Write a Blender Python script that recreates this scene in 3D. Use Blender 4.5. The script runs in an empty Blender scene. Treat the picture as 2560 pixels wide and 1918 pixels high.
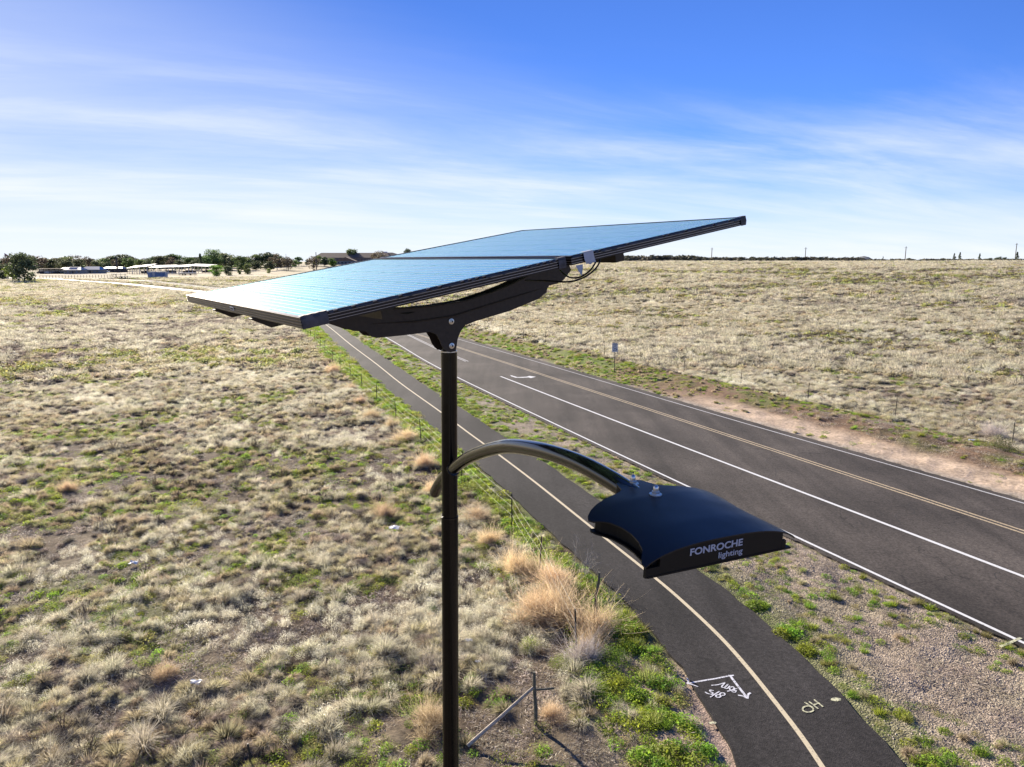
import bpy, math, random
import numpy as np
from mathutils import Vector, Matrix
R = math.radians
rng = np.random.default_rng(7)
random.seed(7)
sc = bpy.context.scene
col = sc.collection

# ------------------------------------------------------------------ camera
PITCH = R(9.8); EYE = 9.0; FPX = 1775.0
cam_d = bpy.data.cameras.new('camera'); cam = bpy.data.objects.new('camera', cam_d); col.objects.link(cam)
cam.location = (0, 0, EYE); cam.rotation_euler = (R(90) - PITCH, 0, 0)
cam_d.sensor_width = 36; cam_d.lens = FPX / 2560 * 36; cam_d.clip_start = .05; cam_d.clip_end = 30000
sc.camera = cam

# ------------------------------------------------------------------ light and sky
SUN_AZ = R(-35)      # degrees clockwise from +Y
SUN_EL = R(23.5)
world = bpy.data.worlds.new('World'); sc.world = world; world.use_nodes = True
wn = world.node_tree.nodes; wl = world.node_tree.links
for n in list(wn): wn.remove(n)
def N(nodes, t, **kw):
    n = nodes.new(t)
    for k, v in kw.items(): setattr(n, k, v)
    return n
def world_setup():
    out = N(wn, 'ShaderNodeOutputWorld'); bg = N(wn, 'ShaderNodeBackground')
    sky = N(wn, 'ShaderNodeTexSky'); sky.sky_type = 'NISHITA'; sky.sun_disc = False
    sky.sun_elevation = SUN_EL; sky.sun_rotation = SUN_AZ
    sky.altitude = 1500; sky.air_density = 1.0; sky.dust_density = 0.25; sky.ozone_density = 1.6
    bg.inputs['Strength'].default_value = 0.066
    tc = N(wn, 'ShaderNodeTexCoord'); sep = N(wn, 'ShaderNodeSeparateXYZ')
    wl.new(tc.outputs['Generated'], sep.inputs[0])
    def M(op, a, b=None, c=None, clamp=False):
        m = N(wn, 'ShaderNodeMath', operation=op); m.use_clamp = clamp
        for i, v in enumerate((a, b, c)):
            if v is None: continue
            if isinstance(v, (int, float)): m.inputs[i].default_value = v
            else: wl.new(v, m.inputs[i])
        return m.outputs[0]
    X, Y, Z = sep.outputs
    zc = M('MAXIMUM', Z, 0.0)
    den = M('ADD', zc, 0.10)
    px = M('DIVIDE', X, den); py = M('DIVIDE', Y, den)
    # cirrus layer seen from below: rotated, drawn out along one direction
    cmb = N(wn, 'ShaderNodeCombineXYZ'); wl.new(px, cmb.inputs[0]); wl.new(py, cmb.inputs[1])
    rot = N(wn, 'ShaderNodeMapping'); rot.inputs['Rotation'].default_value = (0, 0, R(-24)); wl.new(cmb.outputs[0], rot.inputs[0])
    mp = N(wn, 'ShaderNodeMapping'); mp.inputs['Scale'].default_value = (.5, 1.5, 1); wl.new(rot.outputs[0], mp.inputs[0])
    n1 = N(wn, 'ShaderNodeTexNoise'); n1.inputs['Scale'].default_value = .85; n1.inputs['Detail'].default_value = 9; n1.inputs['Roughness'].default_value = .60; n1.inputs['Distortion'].default_value = .35
    wl.new(mp.outputs[0], n1.inputs['Vector'])
    n2 = N(wn, 'ShaderNodeTexNoise'); n2.inputs['Scale'].default_value = .45; n2.inputs['Detail'].default_value = 4
    wl.new(rot.outputs[0], n2.inputs['Vector'])
    # haze whiteness: reaches higher on the side of the sun
    side = M('ADD', M('MULTIPLY', X, -0.62), M('MULTIPLY', Y, 0.28))
    k = M('MAXIMUM', M('MINIMUM', M('SUBTRACT', 5.0, M('MULTIPLY', side, 5.3)), 5.0), 1.8)
    zn = M('ADD', zc, M('MULTIPLY', M('MULTIPLY', M('SUBTRACT', n1.outputs['Fac'], .47), -1.9), M('MAXIMUM', M('SUBTRACT', .20, M('MULTIPLY', M('ABSOLUTE', M('SUBTRACT', zc, .14)), 1.5)), 0.05)))
    base = M('POWER', M('SUBTRACT', 1.0, M('MAXIMUM', M('MINIMUM', M('MULTIPLY', zn, k), 1.0), 0.0)), 1.5)
    base = M('MULTIPLY', base, .96)
    cl = M('MULTIPLY', M('SUBTRACT', n1.outputs['Fac'], 0.49), 5.5, clamp=True)
    zone = M('ADD', M('MULTIPLY', M('SUBTRACT', n2.outputs['Fac'], .47), 4.0, clamp=True), M('MULTIPLY', side, 1.0), clamp=True)
    lowz = M('SUBTRACT', 1.35, M('MULTIPLY', zc, 4.9), clamp=True)
    cl = M('MULTIPLY', M('MULTIPLY', M('MULTIPLY', cl, zone), lowz), M('ADD', .42, M('MULTIPLY', side, 1.1), clamp=True), clamp=True)
    fac = M('ADD', base, M('MULTIPLY', M('MULTIPLY', cl, .85), M('SUBTRACT', 1.0, base)), clamp=True)
    # sky tint (deeper blue overhead)
    hs = N(wn, 'ShaderNodeHueSaturation'); hs.inputs['Saturation'].default_value = 1.0; hs.inputs['Value'].default_value = 1.0
    wl.new(sky.outputs[0], hs.inputs['Color'])
    tint = N(wn, 'ShaderNodeMix', data_type='RGBA', blend_type='MULTIPLY'); tint.inputs[0].default_value = 1
    tint.inputs[7].default_value = (.345, .57, 1.14, 1); wl.new(hs.outputs[0], tint.inputs[6])
    dim = N(wn, 'ShaderNodeMix', data_type='RGBA', blend_type='MULTIPLY'); dim.inputs[0].default_value = 1; wl.new(tint.outputs[2], dim.inputs[6])
    wl.new(M('SUBTRACT', 1.04, M('MULTIPLY', M('MAXIMUM', side, 0.0), .80)), dim.inputs[7])
    mix = N(wn, 'ShaderNodeMix', data_type='RGBA'); wl.new(fac, mix.inputs[0]); wl.new(dim.outputs[2], mix.inputs[6])
    mix.inputs[7].default_value = (6.0, 6.35, 6.8, 1)
    wl.new(mix.outputs[2], bg.inputs['Color']); wl.new(bg.outputs[0], out.inputs['Surface'])
world_setup()
sun_d = bpy.data.lights.new('sun', 'SUN'); sun_d.energy = 5.0; sun_d.angle = R(.5); sun_d.color = (1, .90, .75)
sun = bpy.data.objects.new('sun', sun_d); col.objects.link(sun)
to_sun = Vector((math.sin(SUN_AZ) * math.cos(SUN_EL), math.cos(SUN_AZ) * math.cos(SUN_EL), math.sin(SUN_EL)))
sun.rotation_euler = (-to_sun).to_track_quat('-Z', 'Y').to_euler(); sun.location = to_sun * 60
vs = sc.view_settings; vs.view_transform = 'Standard'; vs.look = 'None'; vs.exposure = 1.25; vs.gamma = 1; vs.use_curve_mapping = False

# ------------------------------------------------------------------ helpers
def ray(px, py):                                   # viewing direction of a photo pixel (2560 x 1918)
    u = (px - 1280) / FPX; v = (py - 959) / FPX
    return np.array([u, math.cos(PITCH) - v * math.sin(PITCH), -math.sin(PITCH) - v * math.cos(PITCH)])
def gp(px, py, z=0.0):
    r = ray(px, py); return r * ((z - EYE) / r[2]) + np.array([0, 0, EYE])
def at(px, dist):                                  # ground position at a bearing and distance
    u = (px - 1280) / FPX; return np.array([u * (dist * math.cos(PITCH) + EYE * math.sin(PITCH)), dist, 0])
def crop(l, ox, oy, s): return [(ox + x / s, oy + y / s) for x, y in l]

class MB:
    def __init__(s): s.v = []; s.f = []; s.m = []
    def add(s, vs, fs, mi=0):
        o = len(s.v); s.v += [tuple(map(float, q)) for q in vs]; s.f += [tuple(i + o for i in q) for q in fs]; s.m += [mi] * len(fs)
    def box(s, c, d, rot=None, mi=0):
        vs = [Vector((sx * d[0] / 2, sy * d[1] / 2, sz * d[2] / 2)) for sx in (-1, 1) for sy in (-1, 1) for sz in (-1, 1)]
        if rot is not None: vs = [rot @ q for q in vs]
        vs = [q + Vector(c) for q in vs]
        s.add(vs, [(0, 1, 3, 2), (4, 6, 7, 5), (0, 4, 5, 1), (2, 3, 7, 6), (0, 2, 6, 4), (1, 5, 7, 3)], mi)
    def tube(s, pts, rad, n=8, caps=True, mi=0):
        pts = [Vector(p) for p in pts]
        rr = rad if isinstance(rad, (list, tuple)) else [rad] * len(pts)
        vs = []; up = None
        for i, p in enumerate(pts):
            t = (pts[min(i + 1, len(pts) - 1)] - pts[max(i - 1, 0)]).normalized()
            if up is None:
                up = Vector((0, 0, 1)) if abs(t.z) < .9 else Vector((1, 0, 0))
            a = t.cross(up).normalized(); b = a.cross(t).normalized(); up = b
            for k in range(n):
                an = 2 * math.pi * k / n; vs.append(p + (a * math.cos(an) + b * math.sin(an)) * rr[i])
        fs = [(i * n + k, i * n + (k + 1) % n, (i + 1) * n + (k + 1) % n, (i + 1) * n + k) for i in range(len(pts) - 1) for k in range(n)]
        if caps: fs += [tuple(range(n))[::-1], tuple(range((len(pts) - 1) * n, len(pts) * n))]
        s.add(vs, fs, mi)
    def lathe(s, c, prof, axis=None, n=16, mi=0):   # prof = [(radius, height)]
        q = axis.to_track_quat('Z', 'Y') if axis is not None else None
        vs = []
        for r, h in prof:
            for k in range(n):
                an = 2 * math.pi * k / n; p = Vector((r * math.cos(an), r * math.sin(an), h))
                if q: p = q @ p
                vs.append(p + Vector(c))
        fs = [(i * n + k, i * n + (k + 1) % n, (i + 1) * n + (k + 1) % n, (i + 1) * n + k) for i in range(len(prof) - 1) for k in range(n)]
        fs += [tuple(range(n))[::-1], tuple(range((len(prof) - 1) * n, len(prof) * n))]
        s.add(vs, fs, mi)
    def mesh(s, name, mats, smooth=False):
        me = bpy.data.meshes.new(name); me.from_pydata(s.v, [], s.f)
        for m in (mats if isinstance(mats, (list, tuple)) else [mats]): me.materials.append(m)
        if any(s.m): me.polygons.foreach_set('material_index', s.m)
        if smooth:
            me.polygons.foreach_set('use_smooth', [True] * len(me.polygons)); me.set_sharp_from_angle(angle=R(38))
        me.update(); return me
    def build(s, name, mats, parent=None, smooth=False): return link(name, s.mesh(name, mats, smooth), parent)
def link(name, me, parent=None):
    o = bpy.data.objects.new(name, me); col.objects.link(o)
    if parent is not None: o.parent = parent
    return o
def tag(o, label=None, cat=None, group=None, kind=None):
    if label: o['label'] = label
    if cat: o['category'] = cat
    if group: o['group'] = group
    if kind: o['kind'] = kind
    return o
def empty(name, loc=(0, 0, 0), rz=0):
    o = bpy.data.objects.new(name, None); col.objects.link(o); o.location = loc; o.rotation_euler = (0, 0, rz); o.empty_display_size = .2; return o
def copy_tree(o, parent=None):
    c = o.copy(); col.objects.link(c); c.parent = parent
    for ch in o.children: copy_tree(ch, c)
    return c

# value noise in numpy
def _h(ix, iy, s):
    n = (ix * 374761393 + iy * 668265263 + s * 974711) & 0xffffffff
    n = ((n ^ (n >> 13)) * 1274126177) & 0xffffffff
    return ((n ^ (n >> 16)) & 0xffff) / 65535.0
def vnoise(x, y, s=0):
    ix = np.floor(x).astype(np.int64); iy = np.floor(y).astype(np.int64); fx = x - ix; fy = y - iy
    fx = fx * fx * (3 - 2 * fx); fy = fy * fy * (3 - 2 * fy)
    return (_h(ix, iy, s) * (1 - fx) + _h(ix + 1, iy, s) * fx) * (1 - fy) + (_h(ix, iy + 1, s) * (1 - fx) + _h(ix + 1, iy + 1, s) * fx) * fy
def fbm(x, y, sc_, s=0, o=4):
    t = 0; a = .5; w = 0
    for i in range(o):
        t = t + a * vnoise(x / sc_ * 2 ** i + 17.3 * i, y / sc_ * 2 ** i + 9.1 * i, s + i); w += a; a *= .5
    return t / w
def sst(x, a, b):
    t = np.clip((x - a) / (b - a), 0, 1); return t * t * (3 - 2 * t)

# ------------------------------------------------------------------ materials
def mat(name, color=(.5, .5, .5), rough=.6, metal=0.0, spec=.5, coat=0.0, coat_rough=.05):
    m = bpy.data.materials.new(name); m.use_nodes = True; b = m.node_tree.nodes['Principled BSDF']
    b.inputs['Base Color'].default_value = (*color, 1); b.inputs['Roughness'].default_value = rough
    b.inputs['Metallic'].default_value = metal; b.inputs['Specular IOR Level'].default_value = spec
    b.inputs['Coat Weight'].default_value = coat; b.inputs['Coat Roughness'].default_value = coat_rough
    return m
def vary(m, scale=8, amt=.25, bump=0.0, bscale=None, rough_amt=0.0, detail=5, coord='Object', dist=.02):
    nt = m.node_tree; ns = nt.nodes; b = ns['Principled BSDF']
    tc = N(ns, 'ShaderNodeTexCoord'); no = N(ns, 'ShaderNodeTexNoise'); no.inputs['Scale'].default_value = scale; no.inputs['Detail'].default_value = detail
    nt.links.new(tc.outputs[coord], no.inputs['Vector'])
    c = b.inputs['Base Color'].default_value[:3]
    rp = N(ns, 'ShaderNodeValToRGB'); rp.color_ramp.elements[0].position = .3; rp.color_ramp.elements[1].position = .7
    rp.color_ramp.elements[0].color = (*[x * (1 - amt) for x in c], 1); rp.color_ramp.elements[1].color = (*[min(1, x * (1 + amt)) for x in c], 1)
    nt.links.new(no.outputs['Fac'], rp.inputs[0]); nt.links.new(rp.outputs[0], b.inputs['Base Color'])
    if rough_amt:
        r0 = b.inputs['Roughness'].default_value
        mr = N(ns, 'ShaderNodeMapRange'); mr.inputs[1].default_value = .3; mr.inputs[2].default_value = .7; mr.inputs[3].default_value = r0 - rough_amt; mr.inputs[4].default_value = r0 + rough_amt
        nt.links.new(no.outputs['Fac'], mr.inputs[0]); nt.links.new(mr.outputs[0], b.inputs['Roughness'])
    if bump:
        n2 = N(ns, 'ShaderNodeTexNoise'); n2.inputs['Scale'].default_value = bscale or scale * 6; n2.inputs['Detail'].default_value = 6
        nt.links.new(tc.outputs[coord], n2.inputs['Vector'])
        bp = N(ns, 'ShaderNodeBump'); bp.inputs['Strength'].default_value = bump; bp.inputs['Distance'].default_value = dist
        nt.links.new(n2.outputs['Fac'], bp.inputs['Height']); nt.links.new(bp.outputs[0], b.inputs['Normal'])
    return m
def foliage_mat(name, base, tip, trans=.5, var=.25, hue=.03, rough=.6, spec=.3):
    m = bpy.data.materials.new(name); m.use_nodes = True; nt = m.node_tree; ns = nt.nodes
    b = ns['Principled BSDF']; out = ns['Material Output']
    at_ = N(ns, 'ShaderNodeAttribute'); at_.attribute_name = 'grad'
    mx = N(ns, 'ShaderNodeMix', data_type='RGBA'); mx.inputs[6].default_value = (*base, 1); mx.inputs[7].default_value = (*tip, 1)  # dark base and pale tip also paint inner shade and backlit tips
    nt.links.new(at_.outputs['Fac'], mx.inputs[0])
    oi = N(ns, 'ShaderNodeObjectInfo'); geo = N(ns, 'ShaderNodeNewGeometry')
    hs = N(ns, 'ShaderNodeHueSaturation')
    mr = N(ns, 'ShaderNodeMapRange'); mr.inputs[3].default_value = .5 - hue; mr.inputs[4].default_value = .5 + hue
    nt.links.new(oi.outputs['Random'], mr.inputs[0]); nt.links.new(mr.outputs[0], hs.inputs['Hue'])
    mv = N(ns, 'ShaderNodeMapRange'); mv.inputs[3].default_value = 1 - var; mv.inputs[4].default_value = 1 + var
    mu = N(ns, 'ShaderNodeMath', operation='MULTIPLY_ADD'); mu.inputs[1].default_value = 7.31; mu.inputs[2].default_value = 0
    fr = N(ns, 'ShaderNodeMath', operation='FRACT'); nt.links.new(oi.outputs['Random'], mu.inputs[0]); nt.links.new(mu.outputs[0], fr.inputs[0])
    nt.links.new(fr.outputs[0], mv.inputs[0]); nt.links.new(mv.outputs[0], hs.inputs['Value'])
    mi = N(ns, 'ShaderNodeMapRange'); mi.inputs[3].default_value = .72; mi.inputs[4].default_value = 1.28
    nt.links.new(geo.outputs['Random Per Island'], mi.inputs[0])
    mm = N(ns, 'ShaderNodeMix', data_type='RGBA', blend_type='MULTIPLY'); mm.inputs[0].default_value = 1
    nt.links.new(mx.outputs[2], hs.inputs['Color']); nt.links.new(hs.outputs[0], mm.inputs[6]); nt.links.new(mi.outputs[0], mm.inputs[7])
    nt.links.new(mm.outputs[2], b.inputs['Base Color']); b.inputs['Roughness'].default_value = rough; b.inputs['Specular IOR Level'].default_value = spec
    tr = N(ns, 'ShaderNodeBsdfTranslucent'); nt.links.new(mm.outputs[2], tr.inputs['Color'])
    ms = N(ns, 'ShaderNodeMixShader'); ms.inputs[0].default_value = trans
    nt.links.new(b.outputs[0], ms.inputs[1]); nt.links.new(tr.outputs[0], ms.inputs[2]); nt.links.new(ms.outputs[0], out.inputs['Surface'])
    return m

M_bronze = vary(mat('bronze_paint', (.009, .007, .006), .16, .25, .55, .35, .08), 30, .3, rough_amt=.05)
M_pole = vary(mat('pole_paint', (.0035, .003, .0028), .20, .0, .32, .0, .08), 30, .3, rough_amt=.05)
M_bracket = vary(mat('bracket_paint', (.030, .021, .017), .52, .1, .4), 60, .25, bump=.15, bscale=900, dist=.0006)
M_shell = vary(mat('head_paint', (.013, .011, .011), .44, .0, .32), 9, .5, rough_amt=.07, bump=.05, bscale=400, dist=.0004)
M_black = mat('black_plastic', (.005, .005, .005), .55, 0, .25)
M_frame = mat('frame_anodised', (.020, .015, .013), .34, .6, .5)
M_ridge = mat('frame_edge', (.30, .27, .26), .35, .9, .5)  # paler than the frame: worn edges, with their glint put into the colour
M_cell = None
M_zinc = mat('zinc', (.72, .70, .66), .36, 1.0)
M_bus = mat('busbar_metal', (.95, .95, .95), .30, .9)
M_back = mat('backsheet', (.30, .70, .60), .26, .9, .5, .35, .12)
M_tape = vary(mat('tape', (.055, .05, .052), .6, 0, .5), 40, .6, bump=.3, bscale=90, dist=.002)
M_clear = vary(mat('scuffed_film', (.022, .019, .020), .3, 0, .4), 25, .6, bump=.4, bscale=60, dist=.002)
M_whitetape = vary(mat('white_tape', (.40, .40, .41), .45), 30, .12, bump=.3, bscale=70, dist=.002)
M_print = mat('print_grey', (.42, .44, .50), .55)
M_white = vary(mat('sheet_white', (.75, .75, .74), .5), 3, .08)
M_text_black = mat('sign_black', (.012, .012, .014), .5)
M_post = vary(mat('fence_steel', (.035, .03, .028), .6, .4), 20, .4)
M_wire = mat('fence_wire', (.26, .25, .23), .5, .0)
M_wood = vary(mat('weathered_wood', (.34, .29, .23), .8), 14, .35, bump=.4, bscale=60)
M_oldwood = vary(mat('dark_wood', (.10, .095, .07), .85), 20, .4, bump=.5, bscale=60)
M_bark = vary(mat('bark', (.10, .08, .06), .9), 4, .3)
M_twig = mat('dead_twig', (.36, .33, .29), .8)
M_litter = mat('litter_white', (.72, .72, .70), .5)

def cell_material():
    m = mat('solar_cell', (.34, .80, .66), .24, .9, .5, .35, .12)
    vary(m, 3, .08); return m
M_cell = cell_material()

def asphalt(name, c, amt, patch, speck):
    m = mat(name, c, .86, 0, .22); nt = m.node_tree; ns = nt.nodes; b = ns['Principled BSDF']
    tc = N(ns, 'ShaderNodeTexCoord')
    def noise(sc_, det=5, vec=None):
        n = N(ns, 'ShaderNodeTexNoise'); n.inputs['Scale'].default_value = sc_; n.inputs['Detail'].default_value = det
        nt.links.new(vec or tc.outputs['Object'], n.inputs['Vector']); return n.outputs['Fac']
    big = noise(.22, 4)
    mp = N(ns, 'ShaderNodeMapping'); mp.inputs['Rotation'].default_value = (0, 0, R(-23.6)); mp.inputs['Scale'].default_value = (1.1, .07, 1)
    nt.links.new(tc.outputs['Object'], mp.inputs[0]); streak = noise(1.0, 5, mp.outputs[0])
    fine = noise(15, 7); sp = noise(42, 4)
    wv = N(ns, 'ShaderNodeTexNoise'); wv.inputs['Scale'].default_value = .9; wv.inputs['Detail'].default_value = 4; nt.links.new(tc.outputs['Object'], wv.inputs['Vector'])
    va = N(ns, 'ShaderNodeVectorMath', operation='MULTIPLY_ADD'); nt.links.new(wv.outputs['Color'], va.inputs[0]); va.inputs[1].default_value = (1.6, 1.6, 0); nt.links.new(tc.outputs['Object'], va.inputs[2])
    vo = N(ns, 'ShaderNodeTexVoronoi', feature='DISTANCE_TO_EDGE'); vo.inputs['Scale'].default_value = .16; nt.links.new(va.outputs[0], vo.inputs['Vector'])
    seam = noise(.35, 2)
    def mr(v, a, b_, c_, d):
        r = N(ns, 'ShaderNodeMapRange'); r.inputs[1].default_value = a; r.inputs[2].default_value = b_; r.inputs[3].default_value = c_; r.inputs[4].default_value = d
        nt.links.new(v, r.inputs[0]); return r.outputs[0]
    def mul(a, b_):
        q = N(ns, 'ShaderNodeMath', operation='MULTIPLY'); nt.links.new(a, q.inputs[0]); nt.links.new(b_, q.inputs[1]); return q.outputs[0]
    v = mul(mul(mr(big, .3, .7, 1 - patch, 1 + patch), mr(streak, .3, .7, 1 - patch * .8, 1 + patch * .8)), mr(fine, .3, .7, 1 - amt, 1 + amt))
    v = mul(v, mr(sp, .60, .74, 1, 1 + speck))
    ck = N(ns, 'ShaderNodeMath', operation='MAXIMUM'); nt.links.new(mr(vo.outputs['Distance'], .0, .006, .55, 1), ck.inputs[0]); nt.links.new(mr(seam, .42, .5, 0, 1), ck.inputs[1])
    v = mul(v, ck.outputs[0])
    mx = N(ns, 'ShaderNodeMix', data_type='RGBA', blend_type='MULTIPLY'); mx.inputs[0].default_value = 1; mx.inputs[6].default_value = (*c, 1)
    nt.links.new(v, mx.inputs[7]); nt.links.new(mx.outputs[2], b.inputs['Base Color'])
    bp = N(ns, 'ShaderNodeBump'); bp.inputs['Strength'].default_value = .6; bp.inputs['Distance'].default_value = .02
    nt.links.new(sp, bp.inputs['Height']); nt.links.new(bp.outputs[0], b.inputs['Normal'])
    return m
M_road = asphalt('road_asphalt', (.060, .051, .0435), .42, .40, .9)
M_path = asphalt('path_asphalt', (.026, .0235, .0225), .42, .45, 1.5)
def worn(name, c, thr):
    m = mat(name, c, .6); nt = m.node_tree; ns = nt.nodes; b = ns['Principled BSDF']
    tc = N(ns, 'ShaderNodeTexCoord'); n = N(ns, 'ShaderNodeTexNoise'); n.inputs['Scale'].default_value = 22; n.inputs['Detail'].default_value = 7; n.inputs['Roughness'].default_value = .7
    nt.links.new(tc.outputs['Object'], n.inputs['Vector'])
    rp = N(ns, 'ShaderNodeValToRGB'); rp.color_ramp.elements[0].position = thr; rp.color_ramp.elements[1].position = thr + .14
    rp.color_ramp.elements[0].color = (.09, .085, .08, 1); rp.color_ramp.elements[1].color = (*c, 1)
    nt.links.new(n.outputs['Fac'], rp.inputs[0]); nt.links.new(rp.outputs[0], b.inputs['Base Color']); return m
M_lwhite = worn('line_white', (.66, .66, .64), .30)
M_lthin = worn('line_white_worn', (.50, .49, .47), .33)
M_lyellow = worn('line_yellow', (.52, .41, .24), .37)
M_lcream = worn('line_cream', (.56, .48, .32), .31)
M_spray = worn('spray_white', (.62, .62, .66), .36)
M_sprayy = worn('spray_yellow', (.58, .57, .36), .38)
M_crack = mat('crack', (.022, .02, .02), .9)

# ------------------------------------------------------------------ plan of the place
ND = np.array([.917, .400]); TD = np.array([-.400, .917])
def nt2xy(n, t): return n * ND + t * TD
def spline(pts, k=8):
    P = np.array(pts, float); P = np.vstack([2 * P[0] - P[1], P, 2 * P[-1] - P[-2]]); out = []
    for i in range(1, len(P) - 2):
        for j in range(k):
            t = j / k
            out.append(.5 * ((2 * P[i]) + (-P[i - 1] + P[i + 1]) * t + (2 * P[i - 1] - 5 * P[i] + 4 * P[i + 1] - P[i + 2]) * t * t + (-P[i - 1] + 3 * P[i] - 3 * P[i + 1] + P[i + 2]) * t ** 3))
    out.append(P[-2]); return np.array(out)
PATH = spline([(2.6, -9), (4.3, -3), (5.25, 3), (5.58, 8), (5.58, 11.44), (5.42, 13.4), (5.12, 15.5), (4.62, 17.5), (4.02, 19.4), (2.6, 23.4), (.98, 28.0), (-.55, 32.1), (-2.3, 36.6), (-4.45, 42.25), (-8.31, 52.1), (-12.19, 62.66), (-17.66, 77.1), (-26.9, 102.2), (-40, 135), (-62, 172), (-98.5, 217), (-147.4, 275), (-184, 312), (-217, 345), (-255, 372), (-330, 400)])
def resample(P, step):
    P = np.asarray(P, float)
    d = np.r_[0, np.cumsum(np.hypot(*np.diff(P, axis=0).T))]; s = np.arange(0, d[-1], step)
    return np.c_[np.interp(s, d, P[:, 0]), np.interp(s, d, P[:, 1])]
def offset(P, w):
    T = np.gradient(P, axis=0); T /= np.hypot(T[:, 0], T[:, 1])[:, None]
    return P + np.c_[T[:, 1], -T[:, 0]] * (w if np.isscalar(w) else np.asarray(w)[:, None])
rl = [(-30, 17.1), (0, 17.2), (32, 17.3), (58, 17.9), (84, 19.6), (110, 20.2), (140, 19.6), (200, 12.5), (286, -6.5), (339, -20), (391, -41), (430, -66), (520, -130)]
rr_ = [(-30, 28.6), (0, 28.4), (32, 28.1), (58, 28.2), (84, 28.0), (110, 27.9), (140, 27.2), (200, 20.5), (286, 1.0), (339, -12), (391, -33), (430, -58), (520, -121)]
ROADL = spline([nt2xy(n, t) for t, n in rl]); ROADR = spline([nt2xy(n, t) for t, n in rr_])
ROADC = (ROADL + ROADR) / 2
def pdist(x, y, P):                                # signed distance to a polyline, + on the right of its run
    best = np.full(x.shape, 1e9); sg = np.zeros(x.shape)
    for i in range(len(P) - 1):
        ax, ay = P[i]; bx, by = P[i + 1]; dx = bx - ax; dy = by - ay; L = dx * dx + dy * dy + 1e-9
        t = np.clip(((x - ax) * dx + (y - ay) * dy) / L, 0, 1); qx = x - ax - t * dx; qy = y - ay - t * dy
        d = qx * qx + qy * qy; m = d < best; best = np.where(m, d, best); sg = np.where(m, np.sign(qx * dy - qy * dx), sg)
    return np.sqrt(best) * sg
FENL = spline([(3.2, 6), (2.0, 12.2), (1.6, 16), (0.05, 23.05), (-2.2, 28.4), (-4.55, 34.56), (-6.63, 39.7), (-8.77, 45.2), (-10.68, 49.8), (-12.5, 54.4), (-16.1, 63), (-20, 73.5), (-23.5, 82.8), (-33, 106), (-48, 138), (-70, 172), (-108, 214), (-160, 275)], 4)
FENR = spline([(36, 8), (29, 24), (24.9, 33), (21.94, 39.74), (19.26, 45.35), (16.67, 51), (13.6, 55.6), (11, 60.1), (8.66, 65.9), (6.13, 70.4), (3.5, 75), (1.3, 80.6), (-1.2, 86), (-5.6, 95), (-20, 128), (-40, 175), (-60, 215)], 4)
PATHs = resample(PATH, 2.5); ROADLs = resample(ROADL, 5); ROADRs = resample(ROADR, 5)

def terrain(x, y):
    r = np.hypot(x, y); s = x * ND[0] + y * ND[1] - 36
    up = 8.3 * sst(r, 45, 350) * sst(s, 0, 75) * (1 - .9 * sst(r, 420, 1300)) * sst(x / (r + 1), -.16, .05)
    near = sst(s, 2, 25)
    up = up + 6.0 * np.exp(-((x + 178) / 180) ** 2 - ((y - 800) / 110) ** 2)
    return up + .35 * near * (fbm(x, y, 23, 31, 3) - .5)
def surf(x, y, dp, drl, drr):                      # small relief, kept below the pavings
    m = np.minimum(np.abs(dp) - 1.6, np.where((drl > 0) & (drr < 0), -1, np.minimum(np.abs(drl), np.abs(drr))))
    k = sst(m, 0.05, 1.0)
    h = (fbm(x, y, 1.1, 5, 3) - .42) * .22 * k - .035 * (1 - sst(m, -.1, .5))
    bank = np.exp(-((x * ND[0] + y * ND[1] - 33) / 1.7) ** 2) * .35 * (fbm(x, y, 3, 8, 3) * .8 + .6) * sst(np.hypot(x, y), 10, 20)
    return h + terrain(x, y) + bank * k

# ------------------------------------------------------------------ ground
def zones(x, y, dp, drl, drr, dfl, dfr):
    """weights used for colour and for planting"""
    n1 = fbm(x, y, 9, 1, 4); n2 = fbm(x, y, 2.2, 2, 3); n3 = fbm(x, y, 30, 3, 3); r = np.hypot(x, y)
    tt = x * TD[0] + y * TD[1]
    z = {}
    z['field_l'] = sst(-dfl, -.2, .6)
    z['field_r'] = sst(dfr, -1.6, -.2)
    z['verge_l'] = (1 - z['field_l']) * (dp < 0)
    z['mid'] = ((dp > 0) & (drl < 0)).astype(float)
    z['right'] = ((drr > 0).astype(float)) * (1 - z['field_r'])
    fr_ = sst(r, 105, 150)
    for q in ('verge_l', 'mid', 'right'): z[q] = z[q] * (1 - fr_)
    tr0 = np.exp(-((y - 150 - .25 * x + 14 * (fbm(x, y, 60, 12, 2) - .5)) / 5.0) ** 2) + .8 * np.exp(-((y - 250 + .55 * x) / 7) ** 2) + .9 * sst(fbm(x * .35, y, 16, 51, 3), .60, .70)
    z['field_r'] = np.maximum(z['field_r'], fr_ * (1 - z['field_l']))
    z['tr'] = np.clip(tr0 + .8 * sst(fbm(x * .6, y, 5, 71, 3), .66, .74) * sst(r, 40, 60), 0, 1) * z['field_r'] * sst(r, 60, 80)
    z['n1'] = n1; z['n2'] = n2; z['n3'] = n3; z['t'] = tt; z['r'] = r
    return z
def lerp(a, b, t): return a + (b - a) * t[:, None]
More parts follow.
